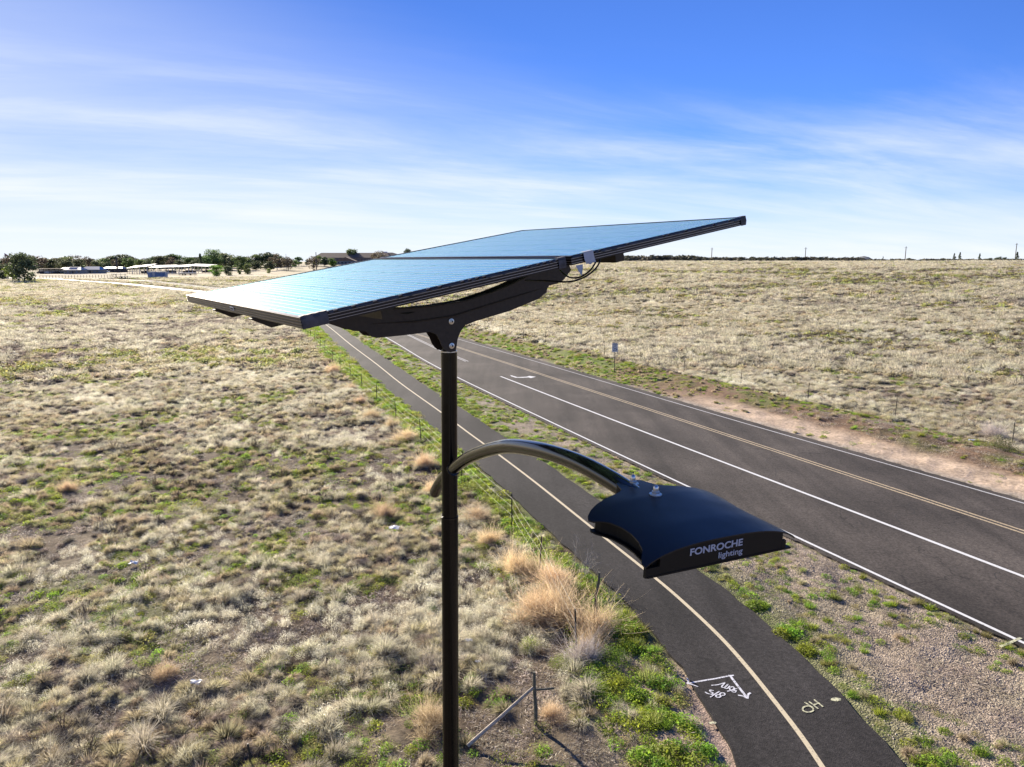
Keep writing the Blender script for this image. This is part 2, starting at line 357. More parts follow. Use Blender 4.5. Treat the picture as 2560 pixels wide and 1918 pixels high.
def ground_colour(x, y, z, dp, drl, drr, dfl, dfr):
    C = lambda *a: np.array(a)[None, :]
    soil = C(.088, .062, .042); straw = C(.50, .43, .29); green = C(.11, .14, .04); sand = C(.47, .36, .26); grav = C(.29, .235, .18); red = C(.19, .125, .08); dark = C(.16, .12, .09)
    one = np.ones(len(x))
    n1, n2, n3, r, t = z['n1'], z['n2'], z['n3'], z['r'], z['t']
    c = soil * one[:, None]
    far = sst(r, 25, 120)
    c = lerp(c, straw * one[:, None], np.clip(.08 + .92 * far + (n2 - .5) * .8, 0, 1))
    c = lerp(c, C(.30, .25, .18) * one[:, None], np.clip((n3 - .5) * 3, 0, 1) * far * .7)
    c = lerp(c, green * one[:, None], np.clip((n1 - .56) * 6, 0, 1) * (1 - .6 * far) * .7)
    # verge between fence and path
    v = z['verge_l']; c = lerp(c, green * one[:, None], v * np.clip(.55 + (n2 - .5) * 2, 0, 1))
    nearbare = v * (1 - sst(r, 14, 17)) ; c = lerp(c, C(.36, .27, .22) * one[:, None], nearbare * .85)
    # strip between path and road
    m = z['mid']; g = sst(r, 24, 55)
    dmid = lerp(grav * one[:, None], C(.27, .23, .17) * one[:, None], g)
    edge = np.clip(1 - (dp - 1.5) / 1.4, 0, 1) * .7 + .55 * sst(n2, .5, .65) * (.3 + g)
    dmid = lerp(dmid, green * one[:, None], np.clip(edge, 0, .9))
    c = lerp(c, dmid, m)
    # right of the road
    k = z['right']
    rc = lerp(red * one[:, None], sand * one[:, None], (1 - sst(drr, 1.9, 3.3)) * (1 - sst(t, 33, 42)))
    rc = lerp(rc, C(.30, .27, .23) * one[:, None], (1 - sst(drr, .2, .8)) * .8)
    rc = lerp(rc, C(.17, .20, .06) * one[:, None], sst(t, 40, 52) * (1 - sst(drr, 3.6, 5.2)) * np.clip(.5 + (n2 - .45) * 3, 0, 1))
    rc = lerp(rc, green * one[:, None], np.clip((n2 - .58) * 5, 0, .7) * sst(drr, 2, 4))
    c = lerp(c, rc, k)
    # faint dark tracks and hollows across the right field
    c = lerp(c, C(.17, .155, .09) * one[:, None], z['tr'] * .8)
    return np.clip(c, 0, 1)
def build_ground():
    az = np.concatenate([np.linspace(-48, 48, 760), np.linspace(48, 312, 56)[1:-1]])
    az = np.radians(az); na = len(az)
    rad = np.concatenate([[.0], np.geomspace(3, 600, 330), np.geomspace(600, 9000, 26)[1:]]); nr = len(rad)
    A, Rr = np.meshgrid(az, rad[1:]); x = (Rr * np.sin(A)).ravel(); y = (Rr * np.cos(A)).ravel()
    near = np.hypot(x, y) < 500
    D = {}
    for k, P in (('dp', PATHs), ('drl', ROADLs), ('drr', ROADRs), ('dfl', FENL), ('dfr', FENR)):
        d = np.full(len(x), 400.0); d[near] = pdist(x[near], y[near], P); D[k] = d
    z = surf(x, y, D['dp'], D['drl'], D['drr']); z = np.where(near, z, terrain(x, y))
    Z = zones(x, y, **D); c = ground_colour(x, y, Z, **D)
    v = np.vstack([[0, 0, 0], np.c_[x, y, z]])
    idx = np.arange(na * (nr - 1)).reshape(nr - 1, na) + 1
    a = idx[:-1]; b = idx[1:]
    q = np.stack([a, np.roll(a, -1, 1), np.roll(b, -1, 1), b], -1).reshape(-1, 4)
    me = bpy.data.meshes.new('ground')
    nv = len(v); nq = len(q); tri = np.c_[np.zeros(na, int), np.roll(idx[0], -1), idx[0]]
    me.vertices.add(nv); me.vertices.foreach_set('co', v.astype(np.float32).ravel())
    loops = np.concatenate([q.ravel()[::-1], tri.ravel()]); me.loops.add(len(loops)); me.loops.foreach_set('vertex_index', loops.astype(np.int32))
    st = np.concatenate([np.arange(nq) * 4, nq * 4 + np.arange(na) * 3]); me.polygons.add(nq + na)
    me.polygons.foreach_set('loop_start', st.astype(np.int32))
    me.polygons.foreach_set('use_smooth', np.ones(nq + na, bool)); me.update(); me.validate()
    ca = me.color_attributes.new('tone', 'FLOAT_COLOR', 'POINT')
    cc = np.vstack([[.2, .15, .1], c]); cc = np.c_[cc, np.ones(len(cc))]; ca.data.foreach_set('color', cc.astype(np.float32).ravel())
    gr = me.attributes.new('gravel', 'FLOAT', 'POINT'); gv = np.clip(Z['mid'] * (1 - sst(Z['r'], 20, 60)) + .5 * Z['verge_l'] * (Z['r'] < 17), 0, 1)
    gr.data.foreach_set('value', np.r_[0, gv].astype(np.float32))
    m = mat('ground_soil', (.3, .25, .2), .95, 0, .15); nt = m.node_tree; ns = nt.nodes; bs = ns['Principled BSDF']
    at_ = N(ns, 'ShaderNodeAttribute'); at_.attribute_name = 'tone'; ag = N(ns, 'ShaderNodeAttribute'); ag.attribute_name = 'gravel'
    tc = N(ns, 'ShaderNodeTexCoord')
    n1 = N(ns, 'ShaderNodeTexNoise'); n1.inputs['Scale'].default_value = 7; n1.inputs['Detail'].default_value = 8; n1.inputs['Roughness'].default_value = .7
    n2 = N(ns, 'ShaderNodeTexVoronoi'); n2.inputs['Scale'].default_value = 26
    n3 = N(ns, 'ShaderNodeTexNoise'); n3.inputs['Scale'].default_value = .9; n3.inputs['Detail'].default_value = 6; n3.inputs['Roughness'].default_value = .65
    for n in (n1, n2, n3): nt.links.new(tc.outputs['Object'], n.inputs['Vector'])
    def mr(v, a, b_, c_, d):
        q_ = N(ns, 'ShaderNodeMapRange'); q_.inputs[1].default_value = a; q_.inputs[2].default_value = b_; q_.inputs[3].default_value = c_; q_.inputs[4].default_value = d
        nt.links.new(v, q_.inputs[0]); return q_.outputs[0]
    f1 = mr(n1.outputs['Fac'], .3, .7, .55, 1.45); f3 = mr(n3.outputs['Fac'], .35, .65, .72, 1.28)
    sepc = N(ns, 'ShaderNodeSeparateColor'); nt.links.new(n2.outputs['Color'], sepc.inputs[0])
    f2 = mr(sepc.outputs[0], 0, 1, .70, 1.3)
    gm = N(ns, 'ShaderNodeMix', data_type='FLOAT'); nt.links.new(ag.outputs['Fac'], gm.inputs[0]); gm.inputs[2].default_value = 1; nt.links.new(f2, gm.inputs[3])
    p = N(ns, 'ShaderNodeMath', operation='MULTIPLY'); nt.links.new(f1, p.inputs[0]); nt.links.new(gm.outputs[0], p.inputs[1])
    p2 = N(ns, 'ShaderNodeMath', operation='MULTIPLY'); nt.links.new(p.outputs[0], p2.inputs[0]); nt.links.new(f3, p2.inputs[1])
    mx = N(ns, 'ShaderNodeMix', data_type='RGBA', blend_type='MULTIPLY'); mx.inputs[0].default_value = 1
    nt.links.new(at_.outputs['Color'], mx.inputs[6]); nt.links.new(p2.outputs[0], mx.inputs[7]); nt.links.new(mx.outputs[2], bs.inputs['Base Color'])
    bp = N(ns, 'ShaderNodeBump'); bp.inputs['Strength'].default_value = .8; bp.inputs['Distance'].default_value = .06
    nt.links.new(n1.outputs['Fac'], bp.inputs['Height'])
    b2 = N(ns, 'ShaderNodeBump'); b2.inputs['Distance'].default_value = .03; nt.links.new(ag.outputs['Fac'], b2.inputs['Strength']); b2.invert = True
    nt.links.new(n2.outputs['Distance'], b2.inputs['Height']); nt.links.new(bp.outputs[0], b2.inputs['Normal']); nt.links.new(b2.outputs[0], bs.inputs['Normal'])
    me.materials.append(m)
    o = link('ground', me); tag(o, 'dry grassland soil of straw, dirt and gravel out to the horizon', kind='structure'); return o
ground = build_ground()

# ------------------------------------------------------------------ paved strips and their markings
def strip(name, L, Rt, z, mat_, parent=None, skirt=.0, jag=0.0, seed=0):
    L = np.array(L, float); Rt = np.array(Rt, float)
    if jag:
        rg = np.random.default_rng(seed); T = Rt - L; T /= np.hypot(T[:, 0], T[:, 1])[:, None]
        def wob(n): w = rg.normal(0, 1, n); w = np.convolve(w, np.ones(3) / 3, 'same'); return w * jag
        L = L + T * wob(len(L))[:, None]; Rt = Rt + T * wob(len(L))[:, None]
    n = len(L); v = [(*p, z) for p in L] + [(*p, z) for p in Rt]; f = [(i, n + i, n + i + 1, i + 1) for i in range(n - 1)]
    if skirt:
        v += [(*p, z - skirt) for p in L] + [(*p, z - skirt) for p in Rt]
        f += [(i, i + 1, 2 * n + i + 1, 2 * n + i) for i in range(n - 1)] + [(n + i, 3 * n + i, 3 * n + i + 1, n + i + 1) for i in range(n - 1)]
    b = MB(); b.add(v, f); return b.build(name, mat_, parent)
ZR = .030
Pf = resample(PATH, .22)[:900]; Pf2 = resample(PATH, 3.0); Pf2 = Pf2[int(900 * .22 / 3):]
Pall = np.vstack([Pf, Pf2[1:]])
path = strip('cycle_path', offset(Pall, -1.48), offset(Pall, 1.48), ZR, M_path, skirt=.25, jag=.035, seed=3)
tag(path, 'dark asphalt cycle path with a cream centre line, left of the road', kind='structure')
strip('centre_line', offset(Pall, -.052), offset(Pall, .052), ZR + .004, M_lcream, path)
def dense(P, a, b, step):                          # resample a road curve finer
    Q = resample(P, step); return Q
kk = np.linspace(0, 1, 2600)
def pick(P): 
    P = np.asarray(P); d = np.linspace(0, 1, len(P)); return np.c_[np.interp(kk, d, P[:, 0]), np.interp(kk, d, P[:, 1])]
RL, RR = pick(ROADL), pick(ROADR)
road = strip('road', RL, RR, ZR, M_road, skirt=.25, jag=.05, seed=5)
tag(road, 'brown grey asphalt road with a turning lane running to the horizon', kind='structure')
def line(name, pts, w, m, parent=road, step=.6, dz=.004):
    P = resample(spline([nt2xy(n, t) for t, n in pts], 6), step)
    return strip(name, offset(P, -w / 2), offset(P, w / 2), ZR + dz, m, parent, jag=.004, seed=9)
line('edge_line', [(-30, 17.42), (0, 17.42), (10, 17.42), (32, 17.62), (58, 18.2), (84, 19.95), (110, 20.5), (140, 19.9), (200, 12.8), (286, -6.2)], .11, M_lwhite)
line('edge_line', [(-30, 28.1), (0, 27.95), (16, 27.8), (32, 27.45), (58, 27.4), (84, 27.1), (110, 27.3), (140, 26.6), (200, 20.1), (286, .7)], .10, M_lthin)
line('lane_line', [(-30, 21.25), (11, 21.2), (30, 21.15), (51.5, 21.25)], .15, M_lwhite)
line('yellow_line', [(-30, 24.72), (12, 24.66), (30, 24.6), (60, 24.45), (85, 24.2), (110, 23.9), (140, 23.2), (200, 16.4), (286, -2.8)], .10, M_lyellow)
line('yellow_line', [(-30, 24.98), (12, 24.92), (30, 24.86), (60, 24.71), (85, 24.46), (110, 24.16), (140, 23.46), (200, 16.7), (286, -2.5)], .10, M_lyellow)
line('taper_line', [(60, 21.6), (70, 22.0), (85, 23.0), (98, 23.7)], .10, M_lthin)
line('taper_line', [(60, 21.85), (70, 22.25), (85, 23.25), (96, 23.8)], .10, M_lthin)
def ribbon(name, pts, w, z, m, parent, taper=False):
    P = np.array(pts, float)[:, :2]; o = offset(P, w / 2), offset(P, -w / 2); return strip(name, o[1], o[0], z, m, parent)
# left-turn arrow in the turning lane
def arrow():
    b = MB(); s = crop([(1505, 752), (1560, 768), (1630, 765), (1655, 758), (1705, 765), (1665, 776), (1648, 770), (1600, 773), (1545, 772), (1508, 760)], 800, 700, 3.16)
    b.add([gp(x, y, ZR + .004) for x, y in s], [tuple(range(len(s)))[::-1]]); return b.build('turn_arrow', M_lwhite, road)
arrow()
for pts in ([(16, 21.6), (16.8, 22.4), (16.6, 23.1), (17.4, 23.8), (17.2, 24.5)], [(22, 21.7), (22.8, 22.5), (24.1, 23.2), (24.4, 24.2)], [(33, 25.2), (33.5, 26), (33.2, 26.8), (34, 27.3)],
            [(9, 18.4), (10, 18.9), (10.6, 19.8), (12, 20.4), (12.2, 21)], [(12.5, 25.2), (13.3, 25.8), (13.2, 26.6), (14, 27.4)], [(28, 17.9), (28.6, 18.8), (28.3, 19.6), (29, 20.6)]):
    P = resample(spline([nt2xy(n, t) for t, n in pts], 4), .12); P = P + np.random.default_rng(1).normal(0, .018, P.shape)
    ribbon('crack', P, .022, ZR + .002, M_crack, road)
for (a, b_) in (((1700, 1838), (1850, 1808)), ((1895, 1807), (1955, 1797)), ((2070, 1770), (2110, 1764))):
    P = np.array([gp(*a)[:2], gp(*b_)[:2]]); P = resample(np.vstack([P[0], P.mean(0) + .01, P[1]]), .08); P += np.random.default_rng(2).normal(0, .006, P.shape)
    ribbon('crack', P, .008, ZR + .002, M_crack, path)
# spray paint notes
def stroke(pts, w=.035, m=M_spray, name='spray_stroke', k=4):
    P = [gp(x, y, ZR)[:2] for x, y in crop(pts, 1650, 1650, 4.424)]
    P = spline(P, k) if len(P) > 2 else resample(np.array([P[0], P[1], 2 * np.array(P[1]) - P[0]]), np.hypot(*(np.array(P[1]) - P[0])) / 4)[:5]
    ribbon(name, P, w, ZR + .004 + .0003 * stroke.k, m, path); stroke.k += 1
stroke.k = 0
def loop(cx, cy, rx, ry, a0=0, a1=360, rot=0, **kw):
    pts = []
    for i in range(11):
        a = R(a0 + (a1 - a0) * i / 10); x = rx * math.cos(a); y = ry * math.sin(a); r = R(rot)
        pts.append((cx + x * math.cos(r) - y * math.sin(r), cy + x * math.sin(r) + y * math.cos(r)))
    stroke(pts, **kw)
stroke([(300, 262), (450, 235), (640, 203), (795, 172)], .045)
stroke([(296, 200), (312, 235), (300, 262)], .035); stroke([(298, 262), (350, 272), (425, 300)], .03)
stroke([(755, 172), (790, 176), (815, 170)], .04)
stroke([(772, 172), (830, 250), (900, 340), (965, 425)], .055)
stroke([(862, 392), (915, 402), (968, 428)], .04); stroke([(968, 430), (975, 385), (1002, 366)], .045)
stroke([(565, 284), (640, 277), (718, 253)], .028)
stroke([(718, 254), (682, 300), (716, 306), (755, 270)], .03); stroke([(752, 272), (715, 310), (745, 318), (772, 290)], .03)
loop(795, 318, 26, 17, rot=-20, w=.028)
stroke([(858, 322), (826, 324), (820, 336), (850, 346)], .028); stroke([(850, 346), (800, 340), (742, 350)], .028); stroke([(790, 352), (825, 362), (842, 352)], .026)
stroke([(592, 343), (552, 338), (560, 356), (585, 368), (570, 384), (520, 372), (498, 356)], .03)
stroke([(660, 350), (610, 380), (555, 415)], .028)
loop(690, 382, 28, 15, w=.03); loop(645, 403, 28, 15, w=.03)
stroke([(1598, 470), (1650, 505), (1698, 545)], .035, M_sprayy)
loop(1638, 548, 62, 34, 10, 330, 0, w=.034, m=M_sprayy)
stroke([(1648, 465), (1700, 505), (1748, 545)], .035, M_sprayy); stroke([(1703, 442), (1750, 480), (1802, 522)], .035, M_sprayy)
stroke([(1690, 505), (1725, 492), (1760, 478)], .034, M_sprayy)
def smear(cx, cy, rx, ry, m, parent=path, oo=(1650, 1650, 4.424)):
    rg = np.random.default_rng(int(cx)); pts = [(cx + rx * math.cos(a) * rg.uniform(.8, 1.15), cy + ry * math.sin(a) * rg.uniform(.8, 1.15)) for a in np.linspace(0, 2 * math.pi, 17)[:-1]]
    b = MB(); b.add([gp(x, y, ZR + .004) for x, y in crop(pts, *oo)], [tuple(range(16))]); b.build('spray_patch', m, parent)
smear(1942, 437, 60, 20, M_sprayy); smear(582, 695, 46, 14, M_sprayy)
P = np.array([gp(2500, 1620)[:2], gp(2525, 1610)[:2], gp(2552, 1598)[:2]]); ribbon('spray_stroke', P, .07, ZR + .008, M_sprayy, road)

# ------------------------------------------------------------------ the solar street lamp
PX, PY = -.291, 3.26
lamp = empty('solar_street_lamp', (PX, PY, 0)); tag(lamp, 'tall bronze lamp post with two solar panels and a curved arm to a black head', 'street lamp')
inv = Matrix.Translation((-PX, -PY, 0))
def lpart(b, name, m, parent=None, smooth=True):   # geometry given in world space, parented to the lamp
    me = b.mesh(name, m, smooth); me.transform(inv); return link(name, me, parent or lamp)
LEAN = .0108
def pp(z): return (PX - LEAN * (8.588 - z), PY, z)
b = MB(); b.tube([pp(-.05), pp(7.79)], .0405, 40); lpart(b, 'lower_pole', M_pole)
b = MB(); b.tube([pp(7.785), pp(8.588)], .0375, 40); lpart(b, 'upper_pole', M_pole)
b = MB(); b.lathe((PX, PY, 8.586), [(.0385, 0), (.0385, .004), (.0335, .0045)], n=40); lpart(b, 'pole_rim', M_zinc)
b = MB(); b.tube([(PX, PY, 8.59), (PX, PY, 8.70)], .0325, 32); lpart(b, 'pole_spigot', M_black)
b = MB(); b.lathe(pp(7.784), [(.0412, 0), (.0412, .004)], n=40); lpart(b, 'pole_joint', M_bronze)
b = MB(); b.box((PX - LEAN * 8.55, PY, .03), (.36, .36, .03)); lpart(b, 'base_plate', M_bronze)

AH = Vector((.8226, .5686, 0)); BV = Vector((-.5686, .8226, 0)); AV = Vector((.8105, .5593, .175)).normalized(); NV = AV.cross(BV).normalized()
def bp_(s, off, z): return Vector((PX, PY, EYE + z)) + AH * s + BV * off
low = [(-.60, -.205), (-.581, -.249), (-.509, -.276), (-.482, -.287), (-.423, -.293), (-.413, -.305), (-.400, -.317), (-.373, -.323), (-.250, -.319), (-.121, -.312), (-.092, -.324), (-.076, -.348), (-.064, -.377), (-.050, -.395), (-.036, -.406), (-.019, -.411), (.001, -.407), (.012, -.394), (.019, -.354), (.036, -.317), (.063, -.29), (.118, -.275), (.31, -.235), (.487, -.181), (.508, -.163), (.528, -.154), (.532, -.135), (.545, -.12), (.593, -.112), (.633, -.095), (.683, -.045)]
top = [(.66, -.005), (.5, -.03), (.41, -.075), (.31, -.113), (.203, -.146), (.065, -.18), (-.067, -.195), (-.199, -.203), (-.35, -.20), (-.50, -.185)]
def plate(off, th):
    b = MB(); out = low + top; n = len(out)
    b.add([bp_(s, off - th / 2, z) for s, z in out] + [bp_(s, off + th / 2, z) for s, z in out], [tuple(range(n)), tuple(range(n, 2 * n))[::-1]] + [(i, n + i, n + (i + 1) % n, (i + 1) % n) for i in range(n)])
    return b
br = lpart(plate(-.045, .004), 'bracket_plate', M_bracket, smooth=False)
lpart(plate(.045, .004), 'bracket_plate', M_bracket, smooth=False)
b = MB(); sp = [(-.40, -.262), (-.2, -.262), (0, -.245), (.2, -.20), (.4, -.155), (.49, -.135)]     # pressed bead along the front plate
b.tube([bp_(s, -.047, z) for s, z in sp], [.001, .0045, .005, .005, .0045, .001], 8); lpart(b, 'plate_bead', M_bracket, br)
b = MB(); b.tube([bp_(s, -.046, z) for s, z in [(-.27, -.222), (-.23, -.224), (-.19, -.219)]], [.001, .005, .001], 6); lpart(b, 'plate_slot', M_black, br)
b = MB(); b.tube([bp_(s, -.046, z) for s, z in top[::-1]], .004, 6); lpart(b, 'plate_lip', M_bracket, br)
# bottom web between the two plates
b = MB(); w = [(-.373, -.321), (-.121, -.311)]; b.add([bp_(w[0][0], -.043, w[0][1]), bp_(w[1][0], -.043, w[1][1]), bp_(w[1][0], .043, w[1][1]), bp_(w[0][0], .043, w[0][1])], [(0, 1, 2, 3)])
lpart(b, 'bracket_web', M_bracket, smooth=False); b = MB()
w = [(.118, -.273), (.31, -.233), (.487, -.179)]
for i in range(2): b.add([bp_(w[i][0], -.043, w[i][1]), bp_(w[i + 1][0], -.043, w[i + 1][1]), bp_(w[i + 1][0], .043, w[i + 1][1]), bp_(w[i][0], .043, w[i][1])], [(0, 1, 2, 3)])
lpart(b, 'bracket_web', M_bracket, smooth=False)
for z in (-.270, -.381):
    b = MB(); c = bp_(-.013, -.0475, z); ax = -BV
    b.lathe(c, [(.0135, 0), (.0135, .0025), (.0125, .003)], ax, 28); o = lpart(b, 'washer', M_zinc)
    b = MB(); b.lathe(c + ax * .003, [(.0088, 0), (.0088, .003), (.0082, .0055), (.0060, .0068)], ax, 24); lpart(b, 'bolt_head', M_zinc, o)
    b = MB(); b.lathe(c + ax * .0099, [(.0048, 0), (.0046, .0003)], ax, 6); lpart(b, 'bolt_socket', M_black, o)

P2 = Vector((-.605, 2.028, EYE - .159)); PL, PS, GAP, FH = .975, 1.65, .032, .034
def pl(u, v, w): return P2 + AV * u + BV * v + NV * w     # along joint, across, out of the panel
ROT = Matrix((AV, BV, NV)).transposed()
cell_me = None; bus_me = None
for pi in range(2):
    u0 = pi * (PL + GAP)
    b = MB()
    for (cu, cv, du, dv) in ((PL / 2, .006, PL, .012), (PL / 2, PS - .006, PL, .012), (.006, PS / 2, .012, PS - .024), (PL - .006, PS / 2, .012, PS - .024)):
        b.box(pl(u0 + cu, cv, -FH / 2), (du, dv, FH), ROT)
        b.box(pl(u0 + cu, cv, -FH / 2), (du, dv, FH), ROT) if False else None
    fr = lpart(b, 'solar_panel', M_frame, smooth=False); fr['label'] = 'front black framed solar panel' if pi == 0 else 'rear black framed solar panel pointing right'
    for k, h in enumerate((-.0015, -.0105, -.0195, -.028)):            # fine raised ribs round the frame
        b = MB(); t = .0022
        b.box(pl(u0 + PL / 2, -t / 2, h), (PL + 2 * t, t, .0014), ROT); b.box(pl(u0 + PL / 2, PS + t / 2, h), (PL + 2 * t, t, .0014), ROT)
        b.box(pl(u0 - t / 2, PS / 2, h), (t, PS, .0014), ROT); b.box(pl(u0 + PL + t / 2, PS / 2, h), (t, PS, .0014), ROT)
        lpart(b, 'frame_rib', M_ridge, fr, smooth=False)
    b = MB(); b.box(pl(u0 + PL / 2, PS / 2, -.0055), (PL - .024, PS - .024, .005), ROT); lpart(b, 'backsheet', M_back, fr, smooth=False)
    cs, g = .1555, .0025; mu = (PL - 6 * cs - 5 * g) / 2; mv = (PS - 10 * cs - 9 * g) / 2
    if cell_me is None:
        q = MB(); ch = .010; h = cs / 2
        oct_ = [(-h + ch, -h), (h - ch, -h), (h, -h + ch), (h, h - ch), (h - ch, h), (-h + ch, h), (-h, h - ch), (-h, -h + ch)]
        q.add([(x, y, .0006) for x, y in oct_] + [(x, y, 0) for x, y in oct_], [tuple(range(8))] + [(i, 8 + i, 8 + (i + 1) % 8, (i + 1) % 8) for i in range(8)])
        cell_me = q.mesh('solar_cell', M_cell); q = MB(); q.box((0, 0, .0003), (.0022, PS - .05, .0006)); bus_me = q.mesh('busbar', M_bus)
    for i in range(6):
        for j in range(10):
            o = link('solar_cell', cell_me, fr); p = pl(u0 + mu + cs / 2 + i * (cs + g), mv + cs / 2 + j * (cs + g), -.0029)
            o.matrix_local = inv @ (Matrix.Translation(p) @ ROT.to_4x4())
        for k in range(5):
            o = link('busbar', bus_me, fr); p = pl(u0 + mu + i * (cs + g) + cs * (k + .5) / 5, PS / 2, -.0021)
            o.matrix_local = inv @ (Matrix.Translation(p) @ ROT.to_4x4())
    # scuffed protective film along the front side of the frame
    rg = np.random.default_rng(pi + 4)
    b = MB(); nn = 70; us = np.linspace(.0, PL, nn); vv = []; ff = []
    for i, u in enumerate(us):
        wob = .0022 + .0018 * abs(math.sin(i * .9 + rg.uniform(0, 1.5)))
        for h in (.0012, -.0035, -.0085 + .003 * rg.uniform(-1, 1)): vv.append(pl(u0 + u, -.002 - wob * (0.4 if h > 0 else 1), h))
    for i in range(nn - 1):
        if rg.uniform() < .8:
            for j in range(2): ff.append((i * 3 + j, i * 3 + j + 1, (i + 1) * 3 + j + 1, (i + 1) * 3 + j))
    b.add(vv, ff); lpart(b, 'protective_film', M_clear, fr)
    for cu in ((.0, .08), (PL - .03, PL + .003)) if pi == 0 else ((PL - .03, PL + .003), (.0, .0)):
        if cu[1] <= cu[0]: continue
        b = MB(); nx = 8; vv = []
        for i in range(nx):
            for h, dv in ((.003, .016), (.003, -.004), (-.018, -.0055 - .002 * (i % 2)), (-.036, -.004)): vv.append(pl(u0 + cu[0] + (cu[1] - cu[0]) * i / (nx - 1), dv, h + .001 * (i % 2)))
        b.add(vv, [(i * 4 + j, i * 4 + j + 1, (i + 1) * 4 + j + 1, (i + 1) * 4 + j) for i in range(nx - 1) for j in range(3)]); lpart(b, 'corner_tape', M_tape, fr)
# white tape over the rear panel's frame and torn shred below
u1 = PL + GAP
b = MB(); vv = []
for i in range(6):
    for h, dv in ((.004, .022), (.0045, -.005), (-.02, -.008), (-.040 - .006 * (i % 3 == 2), -.007 - .002 * (i % 2))): vv.append(pl(u1 + .055 + .0095 * i + (.006 if h < -.03 else 0), dv, h))
b.add(vv, [(i * 4 + j, i * 4 + j + 1, (i + 1) * 4 + j + 1, (i + 1) * 4 + j) for i in range(5) for j in range(3)]); lpart(b, 'white_tape', M_whitetape)
b = MB(); b.add([pl(u1 + .012, -.006, -.036), pl(u1 + .046, -.006, -.038), pl(u1 + .040, -.010, -.055), pl(u1 + .030, -.012, -.078), pl(u1 + .022, -.008, -.060)], [(0, 1, 2, 3, 4)]); lpart(b, 'torn_tape', M_whitetape)
b = MB(); c = pl(-.0035, PS * .475, -.0165); b.box(c, (.001, .050, .013), ROT); lpart(b, 'rating_sticker', M_white, smooth=False)
b = MB()
for k in range(9): b.box(pl(-.0042, PS * .475 - .018 + .0045 * k, -.0175), (.0004, .002 + .001 * (k % 2), .007), ROT)
lpart(b, 'sticker_print', M_text_black, smooth=False)
# two rails under the panels, along the joint direction, and two cross channels
for v in (.52, 1.07):
    b = MB(); L = 2 * PL + GAP; h = .045; x0 = -.012; zt = -FH - .001
    prof = [(v - .02, zt), (v + .02, zt), (v + .02, zt - .004), (v - .016, zt - .004), (v - .016, zt - h)]
    prof += [(v - .02, zt - h)]
    ends = [(x0, x0 + .06), (u1 + .42, u1 + .36)] if v < 1 else [(x0, x0 + .06), (u1 + .5, u1 + .44)]
    n = len(prof); vv = []
    for (ut, ul) in ends: vv += [pl(ut if w > zt - .02 else ul, a_, w) for a_, w in prof]
    b.add(vv, [tuple(range(n)), tuple(range(n, 2 * n))[::-1]] + [(i, n + i, n + (i + 1) % n, (i + 1) % n) for i in range(n)]); lpart(b, 'panel_rail', M_bracket, smooth=False)
for u in (.42, 1.56):
    b = MB(); b.box(pl(u, .82, -FH - .066), (.05, .95, .038), ROT); lpart(b, 'cross_channel', M_bracket, smooth=False)
b = MB(); b.add([bp_(.60, -.02, -.01), bp_(.66, -.02, -.02), bp_(.655, -.02, -.09), bp_(.63, -.02, -.06)], [(0, 1, 2, 3)]); lpart(b, 'end_gusset', M_whitetape, smooth=False)
def cable(pts, name='cable'):
    P3 = spline(pts, 8); b = MB(); b.tube([tuple(p) for p in P3], .0032, 8); lpart(b, name, M_black)
def cpt(x, y, depth): r = ray(x, y); return tuple(r * depth + np.array([0, 0, EYE]))
cr5 = lambda x, y: (1300 + x / 7.373, 560 + y / 7.373)
cable([cpt(*cr5(1400, 680), 2.62), cpt(*cr5(1370, 750), 2.60), cpt(*cr5(1280, 870), 2.58), cpt(*cr5(1130, 970), 2.58), cpt(*cr5(990, 995), 2.6), cpt(*cr5(870, 965), 2.66), cpt(*cr5(740, 860), 2.75)])
cable([cpt(*cr5(1465, 660), 2.62), cpt(*cr5(1450, 740), 2.60), cpt(*cr5(1360, 860), 2.58), cpt(*cr5(1190, 980), 2.56), cpt(*cr5(1000, 1050), 2.54), cpt(*cr5(800, 1068), 2.55), cpt(*cr5(500, 1050), 2.6), cpt(*cr5(100, 1040), 2.75)])

# arm and lamp head
G = Vector((.4075, -.9132, 0)).normalized(); W = Vector((-G.y, G.x, 0)); Lb = Vector((-G.x, -G.y, .053)).normalized(); Nn = W.cross(Lb).normalized()
if Nn.z < 0: Nn = -Nn
def ap(t, z): return (PX + G.x * t, PY + G.y * t, EYE + z)
arm_pts = spline([ap(-.27, -1.185), ap(-.20, -1.120), ap(-.12, -1.058), ap(0, -.985), ap(.26, -.850), ap(.62, -.716), ap(.92, -.652), ap(1.20, -.622), ap(1.42, -.622), ap(1.60, -.638)], 8)
b = MB(); rads = [.0285] * len(arm_pts); rads[0] = .019; rads[1] = .026; b.tube([tuple(p) for p in arm_pts], rads, 28); arm = lpart(b, 'lamp_arm', M_bronze)
ct = Vector(ap(.035, -.968)); ad = (Vector(ap(.26, -.85)) - Vector(ap(0, -.985))).normalized()
b = MB(); b.lathe(ct, [(.0315, 0), (.0325, .003), (.0315, .006)], ad, 32); lpart(b, 'arm_collar', M_bronze)
O = Vector((.486, 1.538, EYE - .660))
def hp(s, y, z): return O + Lb * s + W * y + Nn * z
hw_pts = [(0, .215), (.018, .213), (.032, .204), (.05, .190), (.08, .180), (.12, .174), (.16, .175), (.20, .183), (.225, .195), (.24, .205), (.258, .209), (.272, .203), (.288, .185), (.302, .160), (.315, .128), (.325, .095), (.335, .070), (.35, .055), (.38, .046), (.40, .040), (.408, .025)]
def hw(s): return float(np.interp(s, [p[0] for p in hw_pts], [p[1] for p in hw_pts]))
